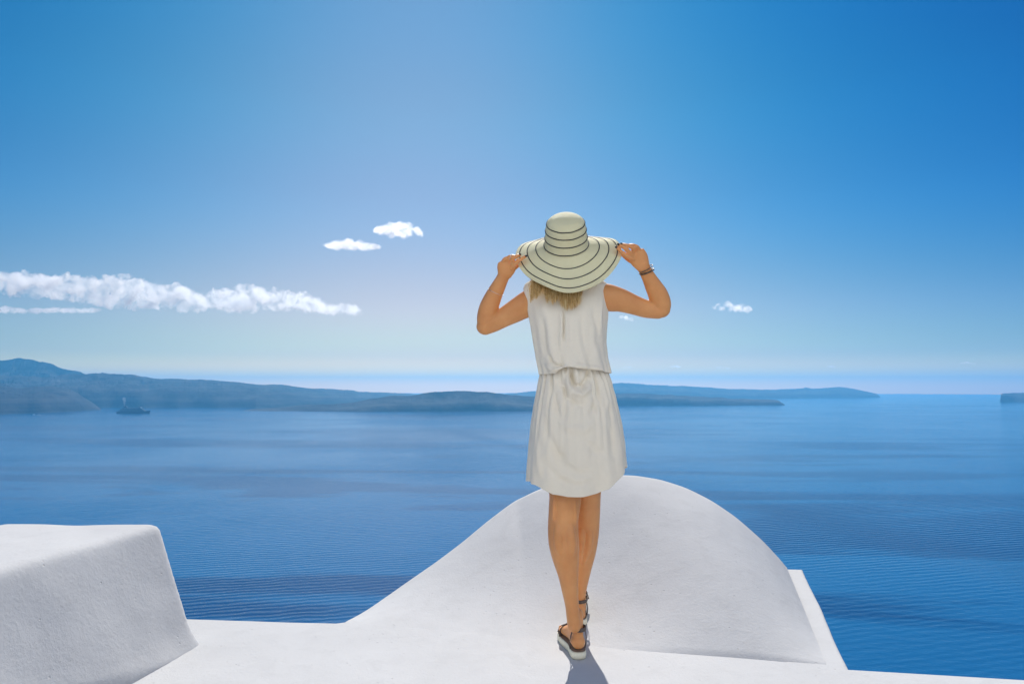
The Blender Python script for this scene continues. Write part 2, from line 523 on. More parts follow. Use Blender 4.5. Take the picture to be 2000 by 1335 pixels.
def cloud(name, label, outline_top, outline_bot, n, rpx, seed, mat, D=9000.0, vox=14.0):
    rnd = random.Random(seed)
    xs = [q[0] for q in outline_top]
    bm = bmesh.new()
    for k in range(n):
        px = rnd.uniform(xs[0], xs[-1])
        yt = interp(px, xs, [q[1] for q in outline_top])
        yb = interp(px, [q[0] for q in outline_bot], [q[1] for q in outline_bot])
        th = max(2.0, yb - yt)
        r = min(rnd.uniform(*rpx), th * 0.5)
        py = yt + r + (rnd.random() ** 1.3) * max(0, th - 2 * r)
        d = D + rnd.uniform(-1, 1) * 260
        rm = r * d / F
        blob(bm, P(px, py, d), (rm * rnd.uniform(1.0, 1.5), rm * rnd.uniform(0.9, 1.4), rm * rnd.uniform(0.75, 1.0)), sub=2)
    me = remeshed(from_bm(bm), vox, 2)
    bm = bmesh.new(); bm.from_mesh(me); bm.verts.ensure_lookup_table()
    seen, comps = set(), []
    for v in bm.verts:                        # one cloud, one body of mist: keep the main mass
        if v.index in seen: continue
        st_, comp = [v], []
        seen.add(v.index)
        while st_:
            q = st_.pop(); comp.append(q)
            for e in q.link_edges:
                o2 = e.other_vert(q)
                if o2.index not in seen: seen.add(o2.index); st_.append(o2)
        comps.append(comp)
    comps.sort(key=len)
    bmesh.ops.delete(bm, geom=[v for c in comps[:-1] for v in c], context='VERTS')
    me = bpy.data.meshes.new('m'); bm.to_mesh(me); bm.free()
    co = np.empty(len(me.vertices) * 3); me.vertices.foreach_get('co', co); co = co.reshape(-1, 3)
    no = np.array([v.normal[:] for v in me.vertices])
    for i in range(len(co)):
        q = Vector(co[i])
        f = noise.fractal(q * 0.012 + Vector((seed, 0, 0)), 0.62, 2.2, 5)
        co[i] += no[i] * f * rpx[1] * 3.0
    me.vertices.foreach_set('co', co.ravel()); me.update()
    o = link(name, me, mat)
    return tag(o, label, 'cloud')
cloud('cloud', 'long bank of white cumulus cloud low on the left',
      [(-160, 520), (-60, 530), (0, 527), (35, 523), (70, 531), (120, 534), (150, 534), (200, 540), (215, 530), (235, 527), (255, 536), (290, 548), (330, 551), (360, 556), (380, 566), (410, 570), (420, 555), (450, 553), (490, 552), (520, 560), (560, 560), (600, 572), (625, 590), (650, 597), (675, 590), (695, 597), (706, 607)],
      [(-160, 612), (0, 580), (120, 590), (180, 606), (300, 612), (400, 612), (520, 612), (640, 614), (706, 614)], 420, (6, 17), 11, M['cloud'])
cloud('cloud', 'thin lower shelf of grey white cloud under the long bank',
      [(-160, 596), (0, 596), (60, 600), (120, 600), (260, 600)], [(-160, 616), (0, 614), (100, 612), (180, 611), (260, 612)], 260, (3.5, 8), 12, M['wisp'], vox=10)
cloud('cloud', 'small flat white cloud left of the woman, lower of two',
      [(634, 476), (650, 470), (675, 465), (700, 465), (720, 474), (742, 478)], [(634, 482), (660, 491), (710, 493), (742, 486)], 130, (3.5, 9), 13, M['cloud'], vox=10)
cloud('cloud', 'small puffy white cloud left of the woman, upper of two',
      [(733, 446), (750, 438), (765, 428), (785, 428), (800, 434), (815, 442), (822, 456)], [(733, 456), (760, 466), (800, 469), (822, 462)], 70, (4, 11), 14, M['cloud'], vox=10)
cloud('cloud', 'small lone white cloud right of the woman',
      [(1388, 598), (1405, 590), (1420, 584), (1440, 588), (1460, 596), (1474, 602)], [(1388, 603), (1420, 611), (1455, 612), (1474, 608)], 60, (3, 8), 15, M['cloud'], vox=10)
cloud('cloud', 'faint cloud behind the right arm of the woman',
      [(1186, 616), (1215, 613), (1245, 616), (1262, 622)], [(1186, 624), (1230, 628), (1262, 626)], 30, (3, 5), 16, M['wisp'], vox=10)
for i, (x0, x1, y, lab) in enumerate([(1215, 1262, 716, 'wispy cloud streak low above the ridge beside the skirt'), (1296, 1336, 715, 'wispy cloud streak low above the ridge, second from the skirt'),
                                 (1390, 1425, 717, 'wispy cloud streak low above the ridge, third from the skirt'), (1585, 1640, 715, 'wispy cloud streak low above the open horizon'),
                                 (1868, 1905, 708, 'tiny wispy cloud streak at the far right')]):
    cloud('cloud', lab, [(x0, y), ((x0 + x1) / 2, y - 3), (x1, y)], [(x0, y + 3), (x1, y + 4)], 44, (1.8, 3.4), 20 + i, M['wisp'], D=14000.0, vox=9)

# ------------------------------------------------------------------ haze over the sea
HAZE_D = 0.000108
m = bpy.data.materials.new('sea_haze'); m.use_nodes = True
t = m.node_tree; t.nodes.clear()
o_ = t.nodes.new('ShaderNodeOutputMaterial'); v_ = t.nodes.new('ShaderNodeVolumePrincipled')
v_.inputs['Color'].default_value = (0.15, 0.54, 0.92, 1)
v_.inputs['Density'].default_value = HAZE_D
v_.inputs['Anisotropy'].default_value = 0.42
t.links.new(v_.outputs[0], o_.inputs['Volume'])
bm = bmesh.new(); box(bm, (-16200, -16200, SEA - 1.0), (16200, 16200, 254.0))
tag(link('haze', from_bm(bm), m, smooth=False), 'pale blue haze lying over the sea', kind='stuff')

# ------------------------------------------------------------------ white terrace
Q0 = U(675, 1215); Q1 = U(1655, 1305)
vdir = (Q1 - Q0); vdir.z = 0; vdir.normalize()          # along the terrace edge
udir = Vector((-vdir.y, vdir.x, 0))                     # out towards the sea
def loc(s, t, z=0.0): return Vector((Q0.x, Q0.y, 0)) + vdir * s + udir * t + Vector((0, 0, z))
def st(p):
    q = Vector((p.x - Q0.x, p.y - Q0.y, 0))
    return q.dot(vdir), q.dot(udir)
def wob(x, a=0.006, f=1.7, k=0.0): return a * noise.noise(Vector((x * f, k, 9.1))) + a * 0.4 * noise.noise(Vector((x * f * 4, k, 3.3)))
LEDGE_IN0, LEDGE_IN1 = st(U(1617, 1303)), st(U(1538, 1110))
LEDGE_OUT0, LEDGE_OUT1 = st(U(1658, 1305)), st(U(1568, 1111))
edge = []                                               # outline of the terrace top, counter-clockwise
for k in range(50):                                     # right end of the edge to the ledge
    px = 2300 - (2300 - 1658) * k / 49
    edge.append(U(px, interp(px, [1658, 2000, 2300], [1305, 1325, 1343])))
for k in range(1, 40):
    q = k / 39
    s = LEDGE_OUT0[0] * (1 - q) + LEDGE_OUT1[0] * q; t = LEDGE_OUT0[1] * (1 - q) + LEDGE_OUT1[1] * q
    edge.append(loc(s + wob(t, 0.0045, 2.0), t))
li, lo = st(U(1500, 1109)), LEDGE_OUT1
edge.append(loc(*li))
edge.append(loc(li[0] - 0.1, 0.02))
for k in range(60):
    px = 1500 - (1500 - 675) * k / 59
    q = U(px, 1215); edge.append(loc(st(U(px, interp(px, [675, 1655], [1215, 1305])))[0], 0.02))
for k in range(1, 60):
    px = 675 - (675 + 400) * k / 59
    e_ = U(px, interp(px, [-400, 380, 560, 675], [1180, 1207, 1213, 1215.5]))
    e_.y += wob(e_.x, 0.004); edge.append(e_)
edge.append(Vector((-4.5, -2.0, 0))); edge.append(Vector((6.0, -2.0, 0)))
bm = bmesh.new()
vsx = [bm.verts.new((q.x, q.y, 0)) for q in edge]
ftop = bm.faces.new(vsx)
g = bmesh.ops.extrude_face_region(bm, geom=[ftop])
for v in [x for x in g['geom'] if isinstance(x, bmesh.types.BMVert)]: v.co.z = -5.0
bm.normal_update()
te = [e for e in bm.edges if all(abs(v.co.z) < 1e-6 for v in e.verts)]
bmesh.ops.bevel(bm, geom=te, offset=0.013, segments=4, profile=0.5, affect='EDGES')
bmesh.ops.triangulate(bm, faces=[f for f in bm.faces if len(f.verts) > 4])
tag(link('terrace', from_bm(bm), M['plaster'], smooth=False), 'whitewashed terrace floor with a narrow ledge beside the vault', kind='structure')

# rounded vaulted roof behind the woman
sil = [(675, 1215), (720, 1189), (780, 1147), (850, 1098), (900, 1061), (950, 1019), (1000, 981), (1050, 956), (1100, 940), (1150, 931), (1200, 927), (1240, 928), (1290, 936), (1340, 952), (1390, 977), (1440, 1011), (1490, 1056), (1520, 1088), (1537, 1108)]
TFAR = 1.42
sx = [q[0] for q in sil]
NC, NR = 160, 60
def ridge(px):
    py = interp(px, sx, [q[1] for q in sil])
    tt = TFAR * min(1.0, ((px - 675) / (1010 - 675)) ** 0.8) if px < 1010 else TFAR
    d = 3.0                                             # the depth at which this ray meets the plane t = tt
    r = ray(px, py)
    base = Vector((0, 0, HC))
    num = tt + Vector((Q0.x, Q0.y, 0)).dot(udir)
    den = Vector((r.x, r.y, 0)).dot(udir)
    return base + r * (num / den)
cs = crom(sil, NC)
front = []
for j in range(NC):
    q = j / (NC - 1)
    front.append(q)
s_left, s_right = 0.0, LEDGE_IN0[0]
V = []
rp = [ridge(c[0]) for c in cs]
# smooth the ridge a little
for it in range(6):
    zz = [p.z for p in rp]
    for j in range(1, NC - 1): rp[j].z = (zz[j - 1] + 2 * zz[j] + zz[j + 1]) / 4
for i in range(NR):
    u = i / (NR - 1)
    for j in range(NC):
        q = j / (NC - 1)
        sr, tr = st(rp[j])
        pxq = cs[j][0]
        sf = s_left + (s_right - s_left) * ((pxq - 675) / (1537 - 675)) ** 0.9
        blend = min(1.0, max(0.0, (pxq - 1060) / 420.0)); blend = blend * blend * (3 - 2 * blend)
        f_soft = u * u * (2.2 - 1.2 * u)
        f_hard = 1 - (1 - u) ** 1.75
        f = f_soft * (1 - blend) + f_hard * blend
        s = sf + (sr - sf) * u
        t = tr * u - 0.035 * (1 - blend) * (1 - u) ** 3
        z = rp[j].z * f - 0.0016 * (1 - blend) * (1 - u) ** 10
        pt = loc(s, t, z)
        if i > 0 and i < NR - 1:
            pt.z += 0.006 * noise.fractal(Vector((pt.x * 2.2, pt.y * 2.2, 4)), 1.0, 2.0, 4) * min(1, u * 5) * u * min(1, (1 - u) * 4)
        if i == 0: pt.z -= 0.012 * blend
        V.append(pt)
for dt, dz in ((0.03, -0.02), (0.055, -0.07), (0.07, -0.16), (0.08, -5.0)):
    for j in range(NC):
        V.append(rp[j] + udir * dt + Vector((0, 0, dz if dz > -4 else -5 - rp[j].z)))
o = link('vaulted_roof', mesh(V, grid_faces(NR + 4, NC)), M['plaster'])
tag(o, 'smooth whitewashed rounded roof vault rising in front of the woman', 'roof')
vault_bvh = BVHTree.FromPolygons([tuple(v) for v in V], grid_faces(NR + 4, NC))
def ground(x, y):
    h = vault_bvh.ray_cast(Vector((x, y, 3)), Vector((0, 0, -1)))
    return max(0.0, h[0].z) if h[0] else 0.0
print('GROUND', [round(ground(0.3, y), 3) for y in (2.6, 2.8, 2.9, 3.0, 3.1, 3.2, 3.4, 4.0)])

# added white front, unseen behind the viewer, bounces sun onto the woman's back
M['bounce_facade'] = plaster_mat('bounce_wall_plaster', (0.84, 0.86, 0.90))
M['door_blue'] = plain('blue_door_paint', (0.05, 0.16, 0.35), 0.5)
hs = empty('bounce_facade', (0.5, -1.3, 0)); tag(hs, 'added white plastered bounce front, unseen behind the viewer', kind='structure')
bm = bmesh.new(); box(bm, (-10, -7.0, -0.02), (11, -1.0, 8.0)); bmesh.ops.bevel(bm, geom=list(bm.edges), offset=0.06, segments=3, affect='EDGES'); link('wall', from_bm(bm), M['bounce_facade'], hs)
for x0, x1, z0, z1, nm in ((-3.4, -2.4, 0.003, 2.1, 'door'), (2.6, 3.5, 0.95, 2.05, 'window'), (-6.2, -5.3, 0.95, 2.05, 'window')):  # made-up door and windows dressing the added bounce front
    bm = bmesh.new(); box(bm, (x0, -1.02, z0), (x1, -0.97, z1)); link(nm, from_bm(bm), M['door_blue'], hs, smooth=False)
# parapet block on the left: bottom and top quads, skewed like the hand-made wall
ZT = (HC - 0) - 0.0
ZT = 0.475
b_near_dir = (U(245, 1335, 0) - U(397, 1256, 0)).normalized()
B_r = U(397, 1256, 0)
T_r = U(318, 1019, ZT)
T_edge = U(0, 1113, ZT)
t_near_dir = (T_edge - U(306, 1023, ZT)).normalized()
T_l = U(8, 1021, ZT)
bot = [B_r, B_r + b_near_dir * 2.6, B_r + b_near_dir * 2.6 + Vector((-1.1, 0, 0)), Vector((T_l.x - 0.12, B_r.y + 0.1, 0))]
top = [T_r, T_r + t_near_dir * 2.7, T_r + t_near_dir * 2.7 + Vector((-0.85, 0, 0)), T_l]
bm = bmesh.new()
vb = [bm.verts.new((q.x, q.y, -0.03)) for q in bot]; vt = [bm.verts.new(tuple(q)) for q in top]
bm.faces.new(vb[::-1]); bm.faces.new(vt)
for k in range(4): bm.faces.new((vb[k], vb[(k + 1) % 4], vt[(k + 1) % 4], vt[k]))
bmesh.ops.recalc_face_normals(bm, faces=bm.faces)
bmesh.ops.bevel(bm, geom=[e for e in bm.edges if e.verts[0].co.z > 0.1 or e.verts[1].co.z > 0.1], offset=0.035, segments=6, profile=0.5, affect='EDGES')
me = remeshed(from_bm(bm), 0.014, 3)
vn = [v.normal.copy() for v in me.vertices]; vc = []
for v, nm in zip(me.vertices, vn):
    c = v.co + nm * (0.009 * noise.fractal(v.co * 2.0, 1.0, 2.0, 3))
    if c.z < 0.09: c += Vector((nm.x, nm.y, 0)) * 0.018 * (1 - max(0, c.z) / 0.09) ** 2
    vc += c[:]
me.vertices.foreach_set('co', vc); me.update()
tag(link('parapet_block', me, M['plaster']), 'thick whitewashed parapet block with soft rounded edges on the terrace', 'parapet')

# rocky caldera cliff under the terrace
V = []
nc, nr = 70, 46
for i in range(nr):
    q = i / (nr - 1)
    for j in range(nc):
        s = (j / (nc - 1) - 0.5)
        x = s * (160 + 240 * q)
        yb = -1.5 if i == 0 else -0.9 + q * 52
        z = -4.3 - (q ** 0.92) * (abs(SEA) - 2.5)
        n_ = noise.fractal(Vector((x * 0.06, z * 0.06, 2)), 1.0, 2.1, 5)
        y = yb + n_ * min(1, q * 6) * 4 - 9 * abs(s) ** 2 * 4
        V.append((x, min(y, yb + 2.5), z))
V2 = [(v[0], -120.0, -4.3) for v in V[:nc]] + V
tag(link('cliff', mesh(V2, grid_faces(nr + 1, nc)), M['rock'], smooth=False), 'dark volcanic cliff falling from the terrace to the sea', kind='structure')

# ------------------------------------------------------------------ ferry and boat on the water
M['ship'] = plain('ship_paint', (0.16, 0.17, 0.19), 0.5, var=0.15, scale=0.2)
M['ship_hull'] = plain('ship_hull_paint', (0.03, 0.04, 0.07), 0.5, var=0.1, scale=0.2)
M['ship_glass'] = plain('ship_window_glass', (0.02, 0.025, 0.03), 0.15)
sc_ = U(261, 807, SEA)
ferry = empty('ferry', sc_)
tag(ferry, 'dark passenger ferry sailing in front of the long ridge on the left', 'ship')
L = 62 * sc_.y / F
bm = bmesh.new()
secs = []
for k in range(13):                       # hull sections from stern (left) to bow (right)
    q = k / 12
    x = sc_.x - L / 2 + L * q
    hw = 11 * (1 - max(0, (q - 0.72) / 0.28) ** 2.0) + 0.3
    sheer = 10.5 + 5.0 * max(0, (q - 0.75) / 0.25) ** 2
    secs.append([(x - (3 if k == 12 else 0), sc_.y - hw * 0.75, SEA - 1), (x + 2 * q, sc_.y - hw, SEA + 4), (x + 4 * q, sc_.y - hw, SEA + sheer),
                 (x + 4 * q, sc_.y + hw, SEA + sheer), (x + 2 * q, sc_.y + hw, SEA + 4), (x - (3 if k == 12 else 0), sc_.y + hw * 0.75, SEA - 1)])
vv = [[bm.verts.new(c) for c in s_] for s_ in secs]
for a_, b_ in zip(vv, vv[1:]):
    for k in range(6): bm.faces.new((a_[k], a_[(k + 1) % 6], b_[(k + 1) % 6], b_[k]))
bm.faces.new(vv[0]); bm.faces.new(vv[-1][::-1])
link('hull', from_bm(bm), M['ship_hull'], ferry, smooth=False)
def fbox(name, x0, x1, z0, z1, hw, mat, parent=ferry, slope=0.0, yo=0.0):
    bm = bmesh.new(); box(bm, (sc_.x + x0, sc_.y - hw + yo, SEA + z0), (sc_.x + x1, sc_.y + hw + yo, SEA + z1))
    for v in bm.verts:
        if v.co.z > SEA + (z0 + z1) / 2: v.co.x -= slope
    return link(name, from_bm(bm), mat, parent, smooth=False)
decks = []
for k, (x0, x1) in enumerate([(-0.44, 0.36), (-0.42, 0.33), (-0.36, 0.29), (-0.20, 0.24)]):
    decks.append(fbox('deck', L * x0, L * x1, 10.5 + 4.2 * k, 10.5 + 4.2 * k + 4.18, 9.6 - 0.8 * k, M['ship'], slope=0.8))
for k, dk in enumerate(decks[:3]):
    x0, x1 = [(-0.42, 0.32), (-0.40, 0.29), (-0.34, 0.26)][k]
    nwin = 18
    wme = None
    for j in range(nwin):
        xx = L * (x0 + (x1 - x0) * (j + 0.5) / nwin)
        if wme is None:
            bm = bmesh.new(); box(bm, (-1.6, -0.15, -0.8), (1.6, 0.1, 0.8)); wme = from_bm(bm); wme.materials.append(M['ship_glass'])
        wo_ = bpy.data.objects.new('window', wme); COL.objects.link(wo_); wo_.parent = dk
        wo_.location = Vector((sc_.x + xx - 0.5, sc_.y - (9.6 - 0.8 * k) - 0.1, SEA + 10.5 + 4.2 * k + 2.2)) - world_loc(dk)
fbox('bridge', L * 0.14, L * 0.235, 27.4, 30.6, 8.0, M['ship'], slope=1.0)
fn = fbox('funnel', -L * 0.30, -L * 0.20, 23.2, 35.5, 4.0, M['ship'], slope=3.0)
fbox('funnel_band', -L * 0.305 - 2.2, -L * 0.20 - 1.7, 30.4, 32.6, 4.1, M['ship_hull'], fn)
bm = bmesh.new()
tube(bm, [(sc_.x + L * 0.17, sc_.y, SEA + 30.5), (sc_.x + L * 0.165, sc_.y, SEA + 42)], [0.6, 0.25], n=6)
tube(bm, [(sc_.x + L * 0.155, sc_.y - 3, SEA + 37.5), (sc_.x + L * 0.155, sc_.y + 3, SEA + 37.5)], 0.25, n=6)
link('mast', from_bm(bm), M['ship'], ferry)
bm = bmesh.new()
fx = -L * 0.28
for k in range(16):
    q = k / 15
    blob(bm, (sc_.x + fx - 6 * q + random.uniform(-2, 2), sc_.y + random.uniform(-2, 2), SEA + 38 + 34 * q), ((3 + 5 * q), (3 + 5 * q), (3 + 3 * q)), sub=2)
M['smoke'] = cloud_mat('funnel_smoke', 0.018, (0.85, 0.88, 0.95), 0.3)
tag(link('smoke', remeshed(from_bm(bm), 1.6, 2), M['smoke']), 'faint pale smoke rising from the funnel of the ferry', 'smoke')

M['foam'] = plain('white_foam', (0.75, 0.78, 0.8), 0.8)
M['boat_white'] = plain('white_boat_paint', (0.7, 0.72, 0.74), 0.4)
def motorboat(px, py, label, ln=11.0, wake=40, dirx=-1):
    c = U(px, py, SEA)
    r_ = empty('motorboat', c)
    tag(r_, label, 'boat')
    bm = bmesh.new()
    prev = None
    for k in range(9):
        q = k / 8
        hw = 1.6 * (1 - q ** 2.5) + 0.06
        ring = [bm.verts.new((c.x + dirx * (q - 0.5) * ln, c.y + yy * hw, SEA + zz)) for yy, zz in ((-0.4, -0.3), (-0.9, 0.3), (-1, 1.1 + 0.5 * q), (1, 1.1 + 0.5 * q), (0.9, 0.3), (0.4, -0.3))]
        if prev:
            for j in range(6): bm.faces.new((prev[j], prev[(j + 1) % 6], ring[(j + 1) % 6], ring[j]))
        else: bm.faces.new(ring)
        prev = ring
    bm.faces.new(prev[::-1])
    link('hull', from_bm(bm), M['boat_white'], r_, smooth=False)
    bm = bmesh.new(); box(bm, (c.x - 1.6, c.y - 1.1, SEA + 1.2), (c.x + 1.8, c.y + 1.1, SEA + 2.7))
    for v in bm.verts:
        if v.co.z > SEA + 2: v.co.x += -dirx * 0.5
    link('cabin', from_bm(bm), M['boat_white'], r_, smooth=False)
    bm = bmesh.new(); box(bm, (c.x - 1.3 , c.y - 1.16, SEA + 1.8), (c.x + 1.2, c.y - 1.12, SEA + 2.4))
    link('window', from_bm(bm), M['ship_glass'], r_, smooth=False)
    V = []
    for k in range(14):
        q = k / 13
        x = c.x - dirx * (ln * 0.45 + wake * q)
        for sgn in (-1, 1): V.append((x, c.y + sgn * (1.2 + 3.5 * q) * (1 - 0.3 * q) + noise.noise(Vector((x, sgn, 0))), SEA + 0.25 * (1 - q)))
    tag(link('wake', mesh(V, grid_faces(14, 2)), M['foam'], smooth=False), 'white foam wake behind the motorboat near the left headland', 'wake')
motorboat(66, 809.5, 'tiny white motorboat off the left headland', wake=30)
# two slim marker buoys on the open water
def buoy(px, py, lab):
    c = U(px, py, SEA)
    r_ = empty('marker_buoy', c); tag(r_, lab, 'buoy')
    bm = bmesh.new(); tube(bm, [c + Vector((0, 0, -0.5)), c + Vector((0, 0, 1.2))], [1.6, 1.3], n=12); link('float', from_bm(bm), M['ship_hull'], r_)
    bm = bmesh.new(); tube(bm, [c + Vector((0, 0, 1.2)), c + Vector((0, 0, 8.5))], [0.45, 0.2], n=8); link('pole', from_bm(bm), M['ship_hull'], r_)
    bm = bmesh.new(); blob(bm, c + Vector((0, 0, 8.6)), (0.7, 0.7, 0.9), sub=2); link('lantern', from_bm(bm), M['ship_hull'], r_)
buoy(582, 823, 'slim dark buoy pole on the pale water before the middle island')

# ------------------------------------------------------------------ the woman
TC = 2.86                                  # depth of the spine
foot_z = 0.0
person = empty('person', Vector((P(1118, 1000, 2.8).x, 2.80, 0.0)))
tag(person, 'blonde woman in a cream sleeveless dress holding the brim of her striped sun hat', 'woman')

def mpx(px, d): return px * d / F
bm = bmesh.new()
# torso (under the dress) as rings from image rows
torso = [(548, 1107, 22, 0.035), (562, 1106, 68, 0.055), (585, 1106, 72, 0.078), (620, 1107, 69, 0.09), (660, 1110, 63, 0.088), (700, 1115, 55, 0.08), (730, 1119, 55, 0.085), (780, 1124, 70, 0.105), (830, 1125, 79, 0.118), (880, 1124, 76, 0.112), (905, 1124, 70, 0.10)]
limb(bm, [P(x, y, TC) for y, x, r, dd in torso], [(mpx(r, TC) * 0.93, dd) for y, x, r, dd in torso], n=36, dense=50)
# thighs and legs; left = the near, left leg in the picture
DL = [(860, 2.85), (960, 2.815), (1000, 2.80), (1060, 2.785), (1120, 2.765), (1180, 2.745), (1215, 2.735), (1240, 2.73)]
def dl(y): return interp(y, [q[0] for q in DL], [q[1] for q in DL])
near = [(860, 1092, 38), (910, 1097, 36), (960, 1104, 31.5), (995, 1102, 30), (1015, 1100, 29), (1040, 1100, 29.5), (1065, 1102, 29), (1090, 1105, 25.5), (1120, 1109.5, 19.8), (1150, 1113, 16), (1180, 1117, 13.2), (1200, 1119, 12.8), (1220, 1122, 13.5)]
limb(bm, [P(x, y, dl(y)) for y, x, r in near], [(mpx(r, dl(y)) , mpx(r, dl(y)) * (1.06 if y < 1130 else 1.18)) for y, x, r in near], n=28, dense=50)
DR = [(860, 2.87), (960, 2.90), (1000, 2.93), (1060, 2.965), (1120, 3.0), (1180, 3.045), (1215, 3.06)]
def dr_(y): return interp(y, [q[0] for q in DR], [q[1] for q in DR])
far = [(860, 1148, 38), (910, 1146, 34), (950, 1144, 30), (1000, 1143, 28.5), (1040, 1141, 28), (1075, 1138, 25.5), (1100, 1135.5, 21.5), (1130, 1133, 16.5), (1155, 1131.5, 13), (1180, 1131, 11.5), (1200, 1131, 12.5)]
limb(bm, [P(x, y, dr_(y)) for y, x, r in far], [(mpx(r, dr_(y)), mpx(r, dr_(y)) * (1.06 if y < 1120 else 1.15)) for y, x, r in far], n=28, dense=50)
# calf muscles, hamstring cords and the hollow behind the near knee
for xx, r_ in ((1090, 0.021), (1112, 0.022)):
    limb(bm, [P(xx, 1012, 2.758), P(xx + 1, 1040, 2.742), P(xx + 3, 1068, 2.738), P(1106 + (xx - 1101) * 0.5, 1098, 2.742)], [0.010, r_, r_, 0.010], n=14, dense=16)
for xx in (1083, 1122):
    limb(bm, [P(xx + (3 if xx < 1100 else -3), 955, 2.775), P(xx, 985, 2.755), P(xx - (1 if xx < 1100 else -1), 1008, 2.752), P(xx, 1024, 2.765)], [0.012, 0.009, 0.009, 0.007], n=12, dense=16)
for xx, r_ in ((1136, 0.020), (1150, 0.019)):
    limb(bm, [P(xx, 1010, 2.905), P(xx, 1040, 2.895), P(xx - 2, 1068, 2.905), P(1136 + (xx - 1141) * 0.5, 1098, 2.93)], [0.010, r_, r_, 0.009], n=14, dense=16)
# shoulder blades and elbow points
# feet
FZ = 0.030                                 # top of the near sole
hN = Vector((P(1129, 1240, 2.745).x, 2.748, 0.0))
toeN = Vector((-0.12, 0.993, 0)); sideN = Vector((0.993, 0.12, 0))
def foot(bm, h, z0, toe, side, lift=0.02):
    up = Vector((0, 0, 1))
    def q(f, z, s=0.0): return h + toe * f + up * (z0 + z) + side * s
    limb(bm, [q(-0.006, 0.029 + lift), q(0.03, 0.034 + lift), q(0.075, 0.038 + lift * 0.7), q(0.12, 0.028 + lift * 0.3, -0.003), (q(0.165, 0.019, -0.006)), q(0.198, 0.013, -0.004)],
         [(0.027, 0.026), (0.029, 0.034), (0.029, 0.034), (0.034, 0.026), (0.039, 0.018), (0.034, 0.012)], n=20, side=side, dense=24)
    limb(bm, [q(0.006, 0.045 + lift), q(0.012, 0.09 + lift), q(0.012, 0.13 + lift)], [(0.022, 0.026), (0.023, 0.028), (0.024, 0.028)], n=18, side=side, dense=12)
    for k, (s_, ln) in enumerate(((-0.027, 0.030), (-0.010, 0.030), (0.004, 0.026), (0.017, 0.021), (0.028, 0.015))):
        r = 0.0095 if k == 0 else 0.0068
        limb(bm, [q(0.195 - k * 0.004, 0.012, s_), q(0.195 + ln * 0.6, 0.012, s_), q(0.195 + ln, 0.009, s_)], [r, r, r * 0.8], n=10, side=side, dense=8)
foot(bm, hN, FZ, toeN, sideN, 0.0)
gF = ground(P(1132, 1200, 3.05).x, 3.10)
hF = Vector((P(1133, 1200, 3.05).x, 3.055, 0.0))
zF = gF + 0.010
slope_up = (ground(hF.x, hF.y + 0.2) - ground(hF.x, hF.y)) / 0.2
toeF = Vector((0.06, 0.998, slope_up)).normalized(); sideF = Vector((0.998, -0.06, 0))
foot(bm, hF, zF + 0.02, toeF, sideF, 0.008)
# neck and head (tilted back a little, looking out to sea)
HN = Vector((-0.04, -0.48, 0.875)).normalized()    # axis of the head
HF = (Vector((0.0, 1, 0)) - HN * HN.y).normalized()  # where she faces
HS = HF.cross(HN).normalized()
HCN = P(1106, 502, 2.872)
limb(bm, [P(1107, 590, 2.85), P(1107, 560, 2.855), P(1107, 540, 2.855), HCN - HN * 0.06], [(0.055, 0.05), (0.052, 0.05), (0.05, 0.052), (0.05, 0.055)], n=22, dense=16)
rotH = Matrix((HS, HF, HN)).transposed()
blob(bm, HCN + HN * 0.02 - HF * 0.008, (0.072, 0.090, 0.085), rotH, 4)
blob(bm, HCN - HN * 0.030 + HF * 0.020, (0.058, 0.070, 0.075), rotH, 4)
blob(bm, HCN - HN * 0.088 + HF * 0.058, (0.026, 0.024, 0.022), rotH, 3)           # chin
for s_ in (-1, 1):
    blob(bm, HCN - HN * 0.022 + HF * 0.064 + HS * 0.034 * s_, (0.022, 0.018, 0.018), rotH, 3)   # cheek
    blob(bm, HCN - HN * 0.012 + HS * 0.074 * s_ - HF * 0.005, (0.010, 0.018, 0.030), rotH, 3)     # ear
    limb(bm, [HCN + HN * 0.022 + HF * 0.082 + HS * 0.008 * s_, HCN + HN * 0.026 + HF * 0.078 + HS * 0.045 * s_], [0.008, 0.007], n=8, side=HN, dense=6)  # brow
limb(bm, [HCN + HN * 0.018 + HF * 0.085, HCN - HN * 0.008 + HF * 0.097, HCN - HN * 0.028 + HF * 0.105], [(0.007, 0.008), (0.009, 0.01), (0.013, 0.010)], n=12, side=HS, dense=10)   # nose
# arms
def arm(sh, el, wr, rads, elb):
    pts = [sh[0], sh[1], sh[2], el, wr[0], wr[1], wr[2]]
    return pts
# image-left arm
DE_L, DW_L = 2.925, 2.82
ul = [(P(1052, 578, 2.86), 0.050), (P(1030, 593, 2.868), 0.0545), (P(1008, 606, 2.88), 0.0495), (P(985, 619, 2.895), 0.0425), (P(965, 631, 2.91), 0.037), (P(950, 638, 2.92), 0.0335)]
limb(bm, [q[0] for q in ul], [(q[1], q[1] * 0.86) for q in ul], n=24, side=(0, 0, 1), dense=36)
fl = [(P(948, 636, 2.92), 0.035), (P(950, 620, 2.91), 0.041), (P(955, 600, 2.895), 0.041), (P(964, 578, 2.875), 0.036), (P(973, 560, 2.855), 0.031), (P(981, 544, 2.835), 0.0265), (P(986, 533, 2.825), 0.027)]
limb(bm, [q[0] for q in fl], [(q[1], q[1] * 0.8) for q in fl], n=24, side=(1, 0, 0), dense=36)
